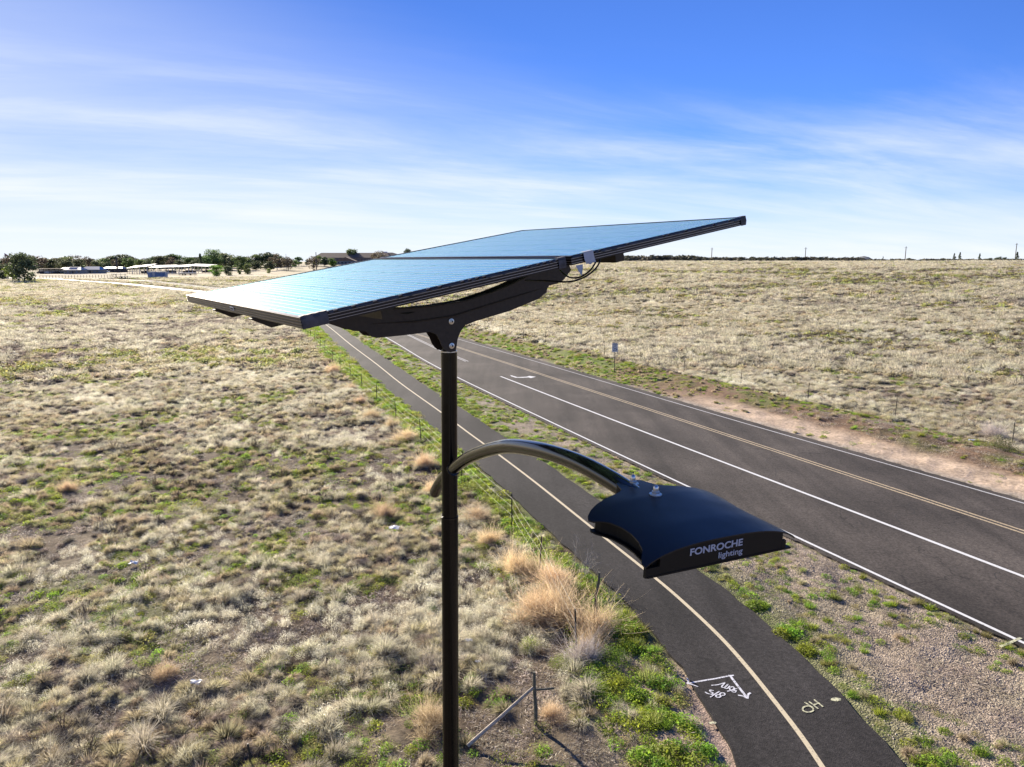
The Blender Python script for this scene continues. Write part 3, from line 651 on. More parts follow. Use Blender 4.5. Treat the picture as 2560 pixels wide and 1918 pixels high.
def arch(s, y):
    h0 = float(np.interp(s, [0, .1, .27, .40], [.040, .043, .042, .033])); a = min(1, abs(y) / .2165)
    return h0 * max(0, 1 - a ** 2.7) ** .66
head = MB(); ss = sorted(set([p[0] for p in hw_pts] + list(np.linspace(0, .408, 40)))); NY = 40
def shell_grid(dz, inset=0): return [[hp(s, (hw(s) - inset) * math.sin(t), arch(s, hw(s) * math.sin(t)) + dz) for t in np.linspace(-math.pi / 2, math.pi / 2, NY)] for s in ss]
gt = shell_grid(0); gb = shell_grid(-.0035); vv = [p for r_ in gt for p in r_] + [p for r_ in gb for p in r_]; nr = len(ss); o2 = nr * NY; ff = []
for i in range(nr - 1):
    for j in range(NY - 1):
        ff += [(i * NY + j, i * NY + j + 1, (i + 1) * NY + j + 1, (i + 1) * NY + j), (o2 + i * NY + j, o2 + (i + 1) * NY + j, o2 + (i + 1) * NY + j + 1, o2 + i * NY + j + 1)]
    ff += [(i * NY, (i + 1) * NY, o2 + (i + 1) * NY, o2 + i * NY), (i * NY + NY - 1, o2 + i * NY + NY - 1, o2 + (i + 1) * NY + NY - 1, (i + 1) * NY + NY - 1)]
for j in range(NY - 1): ff += [(j, o2 + j, o2 + j + 1, j + 1), ((nr - 1) * NY + j, (nr - 1) * NY + j + 1, o2 + (nr - 1) * NY + j + 1, o2 + (nr - 1) * NY + j)]
head.add(vv, ff); hd = lpart(head, 'lamp_head', M_shell)
hd['label'] = 'black arched lamp head with cut-in sides'
# front face, recessed ends, lower body
b = MB(); ys = np.linspace(-.176, .178, 30); vv = []; s0 = .002
for s in (s0, s0 + .008):
    vv += [hp(s, y, -.0215) for y in ys] + [hp(s, y, arch(0, y) - .0034) for y in ys]
n = 30; ff = [(i, i + 1, n + i + 1, n + i) for i in range(n - 1)] + [(2 * n + i, 3 * n + i, 3 * n + i + 1, 2 * n + i + 1) for i in range(n - 1)] + [(0, n, 3 * n, 2 * n), (n - 1, 3 * n - 1, 4 * n - 1, 2 * n - 1)]
b.add(vv, ff); ffc = lpart(b, 'front_face', M_black, hd, smooth=False)
# side walls under the arched shell, following its cut-in outline
for sd in (-1, 1):
    b = MB(); st = [q for q in ss if .012 <= q <= .275]; vv = []
    for q in st:
        y = (hw(q) - .022) * sd; vv += [hp(q, y, -.024), hp(q, y, max(-.01, arch(q, y) - .004))]
    b.add(vv, [(2 * i, 2 * i + 1, 2 * i + 3, 2 * i + 2) for i in range(len(st) - 1)]); lpart(b, 'side_wall', M_black, hd, smooth=False)
b = MB()
for (y0_, y1_) in ((-.213, -.176), (.178, .190)):
    b.box(hp(.0055, (y0_ + y1_) / 2, -.0125), (y1_ - y0_, .008, .023), Matrix((W, Lb, Nn)).transposed())
    lpart(b, 'corner_block', M_black, hd, smooth=False); b = MB()
def slab(name, z0, z1, inset, s_a, s_b, m):
    st = [s for s in ss if s_a <= s <= s_b]; st = [s_a] + st + [s_b]
    out = [(s, -(hw(s) - inset)) for s in st] + [(s, hw(s) - inset) for s in st[::-1]]; n = len(out)
    b = MB(); b.add([hp(s, y, z0) for s, y in out] + [hp(s, y, z1) for s, y in out], [tuple(range(n)), tuple(range(n, 2 * n))[::-1]] + [(i, n + i, n + (i + 1) % n, (i + 1) % n) for i in range(n)])
    return lpart(b, name, m, hd, smooth=False)
slab('housing', -.0235, .012, .026, .013, .262, M_black)
slab('bottom_plate', -.025, -.021, .008, .0005, .268, M_black)
slab('led_lens', -.0305, -.0285, .05, .05, .24, M_bus)
b = MB(); b.box(hp(.34, 0, .006), (.075, .12, .05), Matrix((W, Lb, Nn)).transposed()); lpart(b, 'neck_clamp', M_black, hd, smooth=False)
for s in (.272, .378):
    z = arch(s, 0); c = hp(s, 0, z + .0002); b = MB(); b.lathe(c, [(.0165, 0), (.0165, .0024)], Nn, 32); w_ = lpart(b, 'bolt_washer', M_zinc, hd)
    b = MB(); b.lathe(c + Nn * .0024, [(.0108, 0), (.0108, .007), (.0100, .0078)], Nn, 6); lpart(b, 'hex_nut', M_zinc, hd, smooth=False)
    b = MB(); b.lathe(c + Nn * .0100, [(.0074, 0), (.0074, .007), (.0066, .012), (.0042, .0152), (.001, .0165)], Nn, 20); lpart(b, 'domed_nut', M_zinc, hd)
def text_mesh(txt, size, sx=1.0, offs=0.0, spacing=1.0, extrude=.0003):
    cu = bpy.data.curves.new('lettering', 'FONT'); cu.body = txt; cu.size = size; cu.offset = offs; cu.space_character = spacing; cu.extrude = extrude; cu.resolution_u = 6
    to = bpy.data.objects.new('lettering', cu); col.objects.link(to); dg = bpy.context.evaluated_depsgraph_get(); dg.update()
    me = bpy.data.meshes.new_from_object(to.evaluated_get(dg)); bpy.data.objects.remove(to); bpy.data.curves.remove(cu)
    return me
def fit_text(me, wd, ht):                          # scale to a given width and height, origin at the lower left
    co = np.array([v.co[:] for v in me.vertices]); mn = co.min(0); mxx = co.max(0)
    me.transform(Matrix.Diagonal((wd / (mxx[0] - mn[0]), ht / (mxx[1] - mn[1]), 1, 1)) @ Matrix.Translation((-mn[0], -mn[1], 0))); return me
def place_text(me, origin, xv, yv, name, m, parent, base=inv):
    zv = xv.cross(yv).normalized(); mm = Matrix((xv, yv, zv)).transposed().to_4x4(); me.transform(base @ Matrix.Translation(origin) @ mm)
    me.materials.clear(); me.materials.append(m); return link(name, me, parent)
yv = Nn; fr_n = -Lb
place_text(fit_text(text_mesh('FONROCHE', .02, offs=.0005), .150, .0175), hp(.0012, -.096, .0092), W, yv, 'lettering', M_print, hd)
place_text(fit_text(text_mesh('lighting', .02, offs=.0002), .070, .0190), hp(.0012, -.014, -.0158), W, yv, 'lettering', M_print, hd)

# ------------------------------------------------------------------ planting: tuft shapes
def set_grad(me, g):
    a = me.attributes.new('grad', 'FLOAT', 'POINT'); a.data.foreach_set('value', np.array(g, np.float32))
def blades(n, rad, h, lean, width, seed, curve=.6, hv=.35, wind=(0, 0)):
    rg = np.random.default_rng(seed); v = []; f = []; g = []
    for i in range(n):
        a = rg.uniform(0, 2 * math.pi); r0 = rad * math.sqrt(rg.uniform()); bx, by = r0 * math.cos(a), r0 * math.sin(a)
        da = a + rg.normal(0, .5); ln = lean * (r0 / rad * .8 + .25) * rg.uniform(.5, 1.4); hh = h * (1 + rg.uniform(-hv, hv)) * (1 - .35 * (r0 / rad))
        dx, dy = math.cos(da), math.sin(da); w = width * rg.uniform(.6, 1.3); pa = rg.uniform(0, math.pi); wx, wy = math.cos(pa) * w / 2, math.sin(pa) * w / 2
        m1 = (bx + dx * ln * .35 * hh + wind[0] * .2, by + dy * ln * .35 * hh + wind[1] * .2, hh * .6); tip = (bx + dx * ln * (1 + curve * .3) * hh + wind[0], by + dy * ln * (1 + curve * .3) * hh + wind[1], hh * (1 - .35 * curve * min(1, ln)))
        o = len(v); v += [(bx - wx, by - wy, 0), (bx + wx, by + wy, 0), (m1[0] + wx * .8, m1[1] + wy * .8, m1[2]), (m1[0] - wx * .8, m1[1] - wy * .8, m1[2]), tip]
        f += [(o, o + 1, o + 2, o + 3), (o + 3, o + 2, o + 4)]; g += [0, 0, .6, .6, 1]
    return v, f, g
def leaves(n, rad, h, size, seed, flat=.5, shape=.5):
    rg = np.random.default_rng(seed); v = []; f = []; g = []
    for i in range(n):
        d = rg.normal(0, 1, 3); d /= np.linalg.norm(d); d[2] = abs(d[2]); rr = rg.uniform(.35, 1) ** .6
        c = np.array([d[0] * rad * rr, d[1] * rad * rr, d[2] * h * rr + .01]); nn = d * (1 - flat) + np.array([0, 0, flat]) + rg.normal(0, .45, 3); nn /= np.linalg.norm(nn)
        a = np.cross(nn, rg.normal(0, 1, 3)); a /= np.linalg.norm(a) + 1e-9; b_ = np.cross(nn, a); s = size * rg.uniform(.5, 1.4)
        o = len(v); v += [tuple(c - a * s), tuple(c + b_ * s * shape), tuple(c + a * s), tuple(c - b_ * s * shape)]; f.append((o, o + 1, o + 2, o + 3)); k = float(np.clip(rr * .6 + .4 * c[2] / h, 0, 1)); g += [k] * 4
    return v, f, g
def stems(n, rad, h, width, seed, segs=3, ball=True, rise=.0):
    """wiry bush: thin kinked stems radiating and filling a dome"""
    rg = np.random.default_rng(seed); v = []; f = []; g = []
    for i in range(n):
        d = rg.normal(0, 1, 3); d /= np.linalg.norm(d); d[2] = abs(d[2]) + rise; st = rg.uniform(.0, .7); p = np.array([d[0] * rad, d[1] * rad, d[2] * h]) * st
        dd = d * np.array([rad, rad, h]) + rg.normal(0, .35, 3) * rad; L = rg.uniform(.25, .55)
        w = rg.normal(0, 1, 3); w = w / np.linalg.norm(w) * width * rg.uniform(.6, 1.3) * .5; o = len(v); k0 = st
        for s in range(segs + 1):
            q = p + dd * L * s / segs + rg.normal(0, .03, 3) * rad; q[2] = max(q[2], 0); ww = w * (1 - .75 * s / segs)
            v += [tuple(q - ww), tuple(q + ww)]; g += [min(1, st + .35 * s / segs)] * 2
            if s: f.append((o + 2 * s - 2, o + 2 * s - 1, o + 2 * s + 1, o + 2 * s))
    return v, f, g
def wild(n, rad, h, width, seed, lumps=7):
    """uneven wiry bush: several lumps of stems with gaps, plus long stray stems"""
    rg = np.random.default_rng(seed); parts = []
    for i in range(lumps):
        a = rg.uniform(0, 6.283); rr = rad * rg.uniform(.1, .75); k = rg.uniform(.35, .65); p = stems(n // lumps, rad * k, h * rg.uniform(.5, 1.0), width, seed * 31 + i, 3)
        ox, oy, oz = rr * math.cos(a), rr * math.sin(a), h * rg.uniform(0, .15); parts.append(([(x + ox, y + oy, z + oz) for x, y, z in p[0]], p[1], p[2]))
    parts.append(stems(n // 12, rad * 1.25, h * 1.25, width, seed * 77, 3, rise=.3)); return join(*parts)
def join(*a):
    v = []; f = []; g = []
    for x in a:
        o = len(v); v += x[0]; f += [tuple(i + o for i in q) for q in x[1]]; g += x[2]
    return v, f, g
def vmesh(name, data, m):
    me = bpy.data.meshes.new(name); me.from_pydata(data[0], [], data[1]); me.materials.append(m); set_grad(me, data[2]); return me
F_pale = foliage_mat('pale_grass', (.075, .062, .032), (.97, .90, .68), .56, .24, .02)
F_feather = foliage_mat('feather_grass', (.45, .42, .28), (.98, .95, .80), .72, .12, .015)  # tips whitened, silvery glints of the seed heads put into colour
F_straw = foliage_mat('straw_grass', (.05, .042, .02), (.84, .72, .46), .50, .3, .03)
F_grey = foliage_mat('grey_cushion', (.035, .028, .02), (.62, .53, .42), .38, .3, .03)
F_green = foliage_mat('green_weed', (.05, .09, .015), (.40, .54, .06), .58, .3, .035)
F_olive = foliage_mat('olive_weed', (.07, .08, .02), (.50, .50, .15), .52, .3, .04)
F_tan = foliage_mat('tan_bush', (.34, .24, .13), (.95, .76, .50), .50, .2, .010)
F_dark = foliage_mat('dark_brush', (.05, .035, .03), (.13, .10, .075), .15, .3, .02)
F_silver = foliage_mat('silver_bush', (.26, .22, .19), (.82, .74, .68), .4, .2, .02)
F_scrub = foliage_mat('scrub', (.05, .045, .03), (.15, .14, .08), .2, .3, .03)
def dome(n, R0, squash, width, seed, droop=.35, wind=(.04, -.02), core=.05):
    """rounded bunch: fine blades fanned over a half sphere"""
    rg = np.random.default_rng(seed); v = []; f = []; g = []
    for i in range(n):
        th = math.acos(1 - rg.uniform(0, .98)); a = rg.uniform(0, 6.283); L = R0 * rg.uniform(.72, 1.12)
        d = np.array([math.sin(th) * math.cos(a), math.sin(th) * math.sin(a), math.cos(th) * squash]); b0 = np.array([math.cos(a) * core * rg.uniform(0, 1), math.sin(a) * core * rg.uniform(0, 1), 0])
        m_ = b0 + d * L * .55 + np.array([0, 0, .04 * R0]); t_ = b0 + d * L + np.array([wind[0] * L / R0, wind[1] * L / R0, -droop * L * math.sin(th) * .5]); t_[2] = max(t_[2], .01)
        w = rg.normal(0, 1, 3); w -= w.dot(d) * d / d.dot(d); w = w / np.linalg.norm(w) * width * rg.uniform(.6, 1.3) * .5
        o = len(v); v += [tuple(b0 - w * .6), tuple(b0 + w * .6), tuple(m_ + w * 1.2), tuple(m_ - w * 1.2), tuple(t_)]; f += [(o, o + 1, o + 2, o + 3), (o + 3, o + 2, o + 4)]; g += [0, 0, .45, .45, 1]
    return v, f, g
tufts = []
def reg(name, data, m): tufts.append(bpy.data.objects.new(name, vmesh(name, data, m)))
wd = (.05, -.03)
K = {}
def kind(key, fn):
    K[key] = []
    for name, d, m in fn: K[key].append(len(tufts)); reg('t%02d_%s' % (len(tufts), name), d, m)
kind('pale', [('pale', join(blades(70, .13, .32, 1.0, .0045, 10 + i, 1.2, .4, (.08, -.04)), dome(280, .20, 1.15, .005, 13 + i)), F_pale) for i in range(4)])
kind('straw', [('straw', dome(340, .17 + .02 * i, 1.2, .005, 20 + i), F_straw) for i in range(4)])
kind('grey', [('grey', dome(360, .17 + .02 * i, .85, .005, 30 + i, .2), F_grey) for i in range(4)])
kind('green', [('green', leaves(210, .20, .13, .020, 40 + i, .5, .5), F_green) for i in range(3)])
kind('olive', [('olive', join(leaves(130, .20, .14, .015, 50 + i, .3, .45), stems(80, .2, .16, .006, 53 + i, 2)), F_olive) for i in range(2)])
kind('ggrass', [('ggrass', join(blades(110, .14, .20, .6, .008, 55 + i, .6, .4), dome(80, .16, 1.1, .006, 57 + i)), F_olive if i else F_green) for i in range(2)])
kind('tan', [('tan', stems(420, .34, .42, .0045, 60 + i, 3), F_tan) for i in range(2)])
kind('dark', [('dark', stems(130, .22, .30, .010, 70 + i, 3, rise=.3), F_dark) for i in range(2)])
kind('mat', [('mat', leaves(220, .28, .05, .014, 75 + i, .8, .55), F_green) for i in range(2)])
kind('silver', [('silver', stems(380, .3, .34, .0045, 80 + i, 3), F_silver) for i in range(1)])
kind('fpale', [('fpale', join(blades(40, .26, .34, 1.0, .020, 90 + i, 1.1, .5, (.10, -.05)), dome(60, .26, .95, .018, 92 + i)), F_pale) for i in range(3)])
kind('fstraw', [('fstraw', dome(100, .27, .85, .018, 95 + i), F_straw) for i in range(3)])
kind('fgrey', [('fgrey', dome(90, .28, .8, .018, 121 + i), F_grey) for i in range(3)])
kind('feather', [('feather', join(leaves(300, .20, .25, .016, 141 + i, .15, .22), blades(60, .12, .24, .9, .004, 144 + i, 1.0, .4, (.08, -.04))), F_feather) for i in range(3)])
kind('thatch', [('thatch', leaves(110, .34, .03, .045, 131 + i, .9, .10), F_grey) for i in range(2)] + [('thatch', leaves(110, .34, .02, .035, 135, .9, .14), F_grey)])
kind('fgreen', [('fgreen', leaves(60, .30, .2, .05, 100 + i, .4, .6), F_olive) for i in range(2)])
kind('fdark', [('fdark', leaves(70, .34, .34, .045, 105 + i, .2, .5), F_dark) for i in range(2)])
kind('scrub', [('scrub', leaves(260, .5, .55, .10, 110 + i, .2, .6), F_scrub) for i in range(3)])
tuft_col = bpy.data.collections.new('tuft_shapes')
for o in tufts: tuft_col.objects.link(o)

def scatter_object(name, P, idx, scale, rot, tilt, label):
    n = len(P); me = bpy.data.meshes.new(name); me.vertices.add(n); me.vertices.foreach_set('co', P.astype(np.float32).ravel())
    a = me.attributes.new('pick', 'INT', 'POINT'); a.data.foreach_set('value', idx.astype(np.int32))
    a = me.attributes.new('size', 'FLOAT_VECTOR', 'POINT'); a.data.foreach_set('vector', scale.astype(np.float32).ravel())
    a = me.attributes.new('turn', 'FLOAT_VECTOR', 'POINT'); a.data.foreach_set('vector', np.c_[tilt, rot].astype(np.float32).ravel())
    me.update(); o = link(name, me); ng = bpy.data.node_groups.new(name + '_nodes', 'GeometryNodeTree')
    ng.interface.new_socket('Geometry', in_out='INPUT', socket_type='NodeSocketGeometry'); ng.interface.new_socket('Geometry', in_out='OUTPUT', socket_type='NodeSocketGeometry')
    gi = N(ng.nodes, 'NodeGroupInput'); go = N(ng.nodes, 'NodeGroupOutput'); ip = N(ng.nodes, 'GeometryNodeInstanceOnPoints'); ci = N(ng.nodes, 'GeometryNodeCollectionInfo')
    ci.inputs['Collection'].default_value = tuft_col; ci.inputs['Separate Children'].default_value = True; ci.inputs['Reset Children'].default_value = True
    ip.inputs['Pick Instance'].default_value = True
    def na(nm, t): q = N(ng.nodes, 'GeometryNodeInputNamedAttribute', data_type=t); q.inputs[0].default_value = nm; return q.outputs[0]
    L = ng.links.new; L(gi.outputs[0], ip.inputs['Points']); L(ci.outputs[0], ip.inputs['Instance']); L(na('pick', 'INT'), ip.inputs['Instance Index'])
    L(na('size', 'FLOAT_VECTOR'), ip.inputs['Scale'])
    er = N(ng.nodes, 'FunctionNodeEulerToRotation'); L(na('turn', 'FLOAT_VECTOR'), er.inputs[0]); L(er.outputs[0], ip.inputs['Rotation'])
    L(ip.outputs[0], go.inputs[0]); md = o.modifiers.new('scatter', 'NODES'); md.node_group = ng
    tag(o, label, kind='stuff'); return o

TRK1 = np.array([gp(q[0], q[1])[:2] for q in [(-40, 697), (90, 695), (170, 697), (290, 699.5), (380, 704)]]); TRK2 = np.array([gp(q[0], q[1])[:2] for q in [(95, 688.5), (200, 686), (330, 684), (560, 684)]])
def plant():
    bands = [(7, 26, 33.0, .86), (26, 62, 17.0, 1.03), (62, 135, 4.4, 1.6), (135, 420, .95, 2.5)]
    out = {'field': [], 'right': [], 'verge': []}
    for bi, (r0, r1, dens, sz) in enumerate(bands):
        n = int(dens * .5 * R(90) * (r1 * r1 - r0 * r0)); r = np.sqrt(rng.uniform(r0 * r0, r1 * r1, n)); a = rng.uniform(-R(45), R(45), n)
        x = r * np.sin(a); y = r * np.cos(a)
        D = dict(dp=pdist(x, y, PATHs), drl=pdist(x, y, ROADLs), drr=pdist(x, y, ROADRs), dfl=pdist(x, y, FENL), dfr=pdist(x, y, FENR))
        Z = zones(x, y, **D); u = rng.uniform(0, 1, n); u2 = rng.uniform(0, 1, n); z = surf(x, y, D['dp'], D['drl'], D['drr'])
        far = bi >= 2
        paved = (np.abs(D['dp']) < np.where(r > 150, 4.0, 1.55)) | ((np.abs(D['dp']) < 1.74) & (r < 30)) | (np.abs(pdist(x, y, TRK1)) < 5) | (np.abs(pdist(x, y, TRK2)) < 4) | ((D['drl'] > -.15) & (D['drr'] < .15))
        kinds = np.full(n, -1); scl = np.ones(n) * sz
        def put(mask, key, s=1.0):
            ids = K[key]; kk_ = np.array(ids)[rng.integers(0, len(ids), n)]; kinds[mask] = kk_[mask]; scl[mask] *= s if np.isscalar(s) else np.asarray(s)[mask]
        fl = (Z['field_l'] > .5) & ~paved & (D['dp'] < 0); frr = (Z['field_r'] > .5) & ~paved & ((D['drr'] > 0) | (r > 128))
        fs = 1.0 + .0 * r; gpz = .5 * fbm(x, y, 2.6, 41, 3) + .5 * fbm(x, y, 11, 45, 3); palez = .6 * fbm(x, y, 1.9, 42, 3) + .4 * fbm(x, y, 9, 46, 2); gap = fbm(x, y, 1.6, 43, 3)
        nearclear = (x > -1.2) & (r < 15.5)                           # thin bare ground near the corner post
        keep = (gap > .41) | (u2 < .25)
        for m0, right in ((fl, False), (frr, True)):
            k = m0 & keep
            fe = k & (u2 * .6 + .4 * u < np.clip((palez - .5) * 2.4 + .13, .03, .75)) & (r < 140); put(fe, 'feather', np.where(far, .9, .95) * (.8 + .5 * u))
            k = k & ~fe
            if not far:
                g_ = k & (gpz > (.535 if not right else .61)) & (u2 < .75); rest = k & ~g_
                put(rest & (u < .42 + (palez - .5) * 2.2 + (.14 if right else 0)), 'pale', .75 + .5 * u2)
                rest2 = rest & (kinds < 0)
                put(rest2 & (u2 < .42), 'grey', .8 + .4 * u); put(rest2 & (u2 >= .42) & (u2 < .80), 'straw', .85 + .4 * u)
                put(rest2 & (u2 >= .80) & (u2 < .965), 'olive'); put(rest2 & (u2 >= .965), 'dark', 1.1)
                put(g_ & (u < .30), 'green', .9); put(g_ & (u >= .30) & (u < .55), 'mat', 1.1); put(g_ & (u >= .55) & (u < .8), 'olive', 1.0); put(g_ & (u >= .8), 'straw', .9)
            else:
                trk = (Z['tr'] > .35) & (u2 < .8); g_ = k & ((gpz > (.57 if not right else .60)) | trk) & (u < .7); rest = k & ~g_ & ~trk; put(k & trk & ~g_, 'fdark', .7)
                put(rest & (u < .42 + (palez - .5) * 2.6 + (.16 if right else -.05)), 'fpale'); rest2 = rest & (kinds < 0); dk = fbm(x, y, 24, 61, 3); put(rest2 & (u2 < .30 + (dk - .5) * 3 + (0 if right else .25)), 'fgrey', .95); rest2 = rest & (kinds < 0)
                put(rest2 & (u2 < .95), 'fstraw'); put(rest2 & (u2 >= .95), 'fdark', .8); put(g_ & ((u2 < .35) | (not right)), 'fgreen'); put(g_ & (u2 >= .35) & right, 'fgrey', .8)
        # left verge: lush weeds from the fence to the path
        vg = (Z['verge_l'] > .5) & ~paved; dens_v = np.where(r < 12.6, .40, np.where(r < 16, .72, .95))
        put(vg & (u2 < dens_v) & (u < .54), 'green', (1.2 + .35 * u2)); put(vg & (u2 < dens_v) & (u >= .5) & (u < .68), 'olive', 1.2); put(vg & (u2 < dens_v) & (u >= .68) & (u < .86), 'ggrass', 1.3); put(vg & (u2 < dens_v) & (u >= .86), 'pale', .8)
        # between path and road
        md_ = (Z['mid'] > .5) & ~paved; ed = np.clip(1 - (np.abs(D['dp']) - 1.5) / 1.1, 0, 1); ed2 = np.clip(1 - (-D['drl'] - .1) / .7, 0, 1) * .5
        g2 = sst(r, 24, 55); pr = np.clip(ed * 1.3 + ed2 * .8 + sst(gap, .46, .60) * (.36 + .5 * g2) + .35 * g2, 0, 1)
        mm_ = md_ & (u2 < pr); put(mm_ & (u < .32), 'green', .75 + .4 * ed); put(mm_ & (u >= .32) & (u < .62), 'mat', .8); put(mm_ & (u >= .62) & (u < .8), 'ggrass', .8); put(mm_ & (u >= .8) & (u < .93), 'olive', .8); put(mm_ & (u >= .93), 'straw', .7)
        # right verge and bank
        rv = (Z['right'] > .5) & ~paved & (r < 140); t = Z['t']; drr = D['drr']
        sandz = (drr < 3.0) & (t < 38); pr = np.where(sandz, .03, np.where(t > 44, .8, .30)); pr = np.where(drr > 5.6, .7, pr) * np.where(gap > .45, 1, .5)
        mm_ = rv & (u2 < pr); put(mm_ & (u < .30), 'ggrass', .7); put(mm_ & (u >= .30) & (u < .5), 'mat', .9); put(mm_ & (u >= .5) & (u < .65), 'green', .7); put(mm_ & (u >= .65) & (u < .8), 'olive', .8); put(mm_ & (u >= .8), 'straw', .8)
        bare = (kinds < 0) & ~paved & (r < 45) & (u2 < .65) & ~((Z['right'] > .5) & (drr < 2.8)); bare &= ~((Z['mid'] > .5) & (u < .72)); put(bare, 'thatch', .8 + .5 * u)
        k = (kinds >= 0) & ~(nearclear & fl & (u2 < .22)) & ((x - PX) ** 2 + (y - PY) ** 2 > .3)
        rec = np.c_[x, y, z - .01, kinds, scl][k]; side = np.where(frr, 2, np.where(fl, 0, 1))[k]
        for s_, nm in ((0, 'field'), (1, 'verge'), (2, 'right')): out[nm].append(rec[side == s_])
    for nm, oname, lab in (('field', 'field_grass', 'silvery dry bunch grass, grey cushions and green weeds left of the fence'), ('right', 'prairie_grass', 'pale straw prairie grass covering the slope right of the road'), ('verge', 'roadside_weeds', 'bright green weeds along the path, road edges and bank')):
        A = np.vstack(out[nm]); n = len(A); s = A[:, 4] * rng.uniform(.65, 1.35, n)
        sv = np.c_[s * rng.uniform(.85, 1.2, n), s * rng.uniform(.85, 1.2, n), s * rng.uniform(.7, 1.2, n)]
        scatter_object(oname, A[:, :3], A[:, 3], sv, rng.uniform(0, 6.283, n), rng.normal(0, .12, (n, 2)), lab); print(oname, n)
plant()

# gravel pebbles near the path
def pebbles():
    b = MB(); rg = np.random.default_rng(5); v = []; f = []; n = 14000; cnt = 0
    x = rg.uniform(2, 17, n * 3); y = rg.uniform(10.5, 26, n * 3); dp = pdist(x, y, PATHs); drl = pdist(x, y, ROADLs); k = ((dp > 1.6) & (drl < -.1)) | ((dp < -1.6) & (dp > -3.6) & (y < 15) & (rg.uniform(0, 1, n * 3) < .3))
    x = x[k][:n]; y = y[k][:n]; z = surf(x, y, dp[k][:n], drl[k][:n], np.full(len(x), -9.))
    for i in range(len(x)):
        s = rg.choice([rg.uniform(.006, .014), rg.uniform(.006, .014), rg.uniform(.012, .034)]); o = len(v); a = rg.uniform(0, 6.28); 
        v += [(x[i] + s * math.cos(a + 2.09 * j), y[i] + s * math.sin(a + 2.09 * j), z[i] - .004) for j in range(3)] + [(x[i], y[i], z[i] + s * .8)]; f += [(o, o + 1, o + 3), (o + 1, o + 2, o + 3), (o + 2, o, o + 3)]
    b.add(v, f); m = vary(mat('pebble', (.38, .33, .27), .9), 9, .6); o = b.build('gravel', m); tag(o, 'loose pale gravel between the cycle path and the road', kind='stuff')
pebbles()

# ------------------------------------------------------------------ fences
def gz(x, y):
    x = np.array([x], float); y = np.array([y], float)
    return float(surf(x, y, pdist(x, y, PATHs), pdist(x, y, ROADLs), pdist(x, y, ROADRs))[0])
def fence(name, posts, h, label, wires, rad=.022):
    P = [(x, y, gz(x, y)) for x, y in posts]; root = empty(name, P[0]); tag(root, label, 'fence'); iv = Matrix.Translation(-Vector(P[0]))
    pm = MB(); pm.tube([(0, 0, -.2), (0, 0, h)], rad, 6); pme = pm.mesh('post', M_post)
    rg = np.random.default_rng(len(posts))
    for p in P:
        o = link('post', pme, root); o.location = Vector(p) - Vector(P[0]); o.rotation_euler = (rg.normal(0, .03), rg.normal(0, .03), rg.uniform(0, 3)); o.scale = (1, 1, rg.uniform(.94, 1.05))
    for w in wires:
        b = MB(); pts = []
        for i in range(len(P) - 1):
            for k in range(6):
                t = k / 6; q = Vector(P[i]).lerp(Vector(P[i + 1]), t); pts.append((q.x, q.y, q.z + h * w - .05 * 4 * t * (1 - t)))
        pts.append((P[-1][0], P[-1][1], P[-1][2] + h * w)); b.tube(pts, .0022, 4, caps=False); me = b.mesh('wire', M_wire); me.transform(iv); link('wire', me, root)
    return root
lf = [(1.5, 15.14), (0.78, 19.3), (0, 23.05), (-2.1, 28.4), (-4.55, 34.56), (-6.63, 39.68), (-8.77, 45.19), (-10.68, 49.77), (-12.55, 54.42), (-14.22, 58.25), (-16.08, 63.04), (-18.12, 68.2), (-19.99, 73.49), (-21.85, 78.29), (-23.6, 82.9), (-25.6, 88), (-27.7, 93), (-33, 106), (-40, 121), (-48, 138), (-58, 155), (-70, 172)]
fence('wire_fence', lf, 1.15, 'low steel post and wire fence running along the left side of the cycle path', (.95, .68, .42), .02)
rf = [(24.6, 33.9), (21.94, 39.74), (19.26, 45.35), (16.67, 50.99), (13.6, 55.57), (11.02, 60.08), (8.66, 65.92), (6.13, 70.41), (3.51, 74.5), (1.27, 80.0), (-1.17, 85.03), (-3.41, 89.5), (-5.56, 93.76), (-9, 102), (-14, 113), (-20, 127)]
fence('wire_fence', rf, 1.15, 'thin steel post and wire fence along the bank right of the road', (.95, .6, .3), .02)
# corner post with brace, and the leaning twisted post
cx, cy, _ = gp(1339, 1816); cz = gz(cx, cy)
cp = empty('braced_corner_post', (cx, cy, cz)); tag(cp, 'dark wooden corner post with crossbar and long pale brace pole near the bottom', 'fence post')
b = MB(); b.tube([(0, 0, -.15), (.0, .02, .35), (-.03, .0, .75), (-.035, -.01, 1.12)], [.042, .038, .034, .03], 8); b.build('post', M_oldwood, cp, True)
b = MB(); b.tube([(-.03, .0, .74), (.16, .0, .75), (.36, .02, .76)], .022, 7); b.build('crossbar', M_oldwood, cp, True)
bx, by, _ = gp(1169, 1873); b = MB(); b.tube([(-.05, -.02, .80), ((bx - cx) / 2, (by - cy) / 2, .42), (bx - cx, by - cy, .02)], [.028, .033, .036], 8); b.build('brace_pole', M_wood, cp, True)
lx, ly, _ = gp(1485, 1566); lz = gz(lx, ly)
lp = empty('leaning_wood_post', (lx, ly, lz)); tag(lp, 'dark twisted wooden post standing among tan brush at the path edge', 'fence post')
b = MB(); b.tube([(0, 0, -.15), (.03, -.03, .4), (.04, .05, .8), (.10, .03, 1.15), (.11, .05, 1.38)], [.05, .045, .038, .032, .028], 7); b.build('post', M_oldwood, lp, True)
sx_, sy_, _ = gp(626, 1914); sp_ = MB(); sp_.tube([(0, 0, -.1), (0, 0, .2), (-.02, 0, .42)], .018, 6); o = sp_.build('steel_stake', M_post); o.location = (sx_, sy_, gz(sx_, sy_)); tag(o, 'short rusty stake sticking out of the grass at the bottom edge', 'stake')

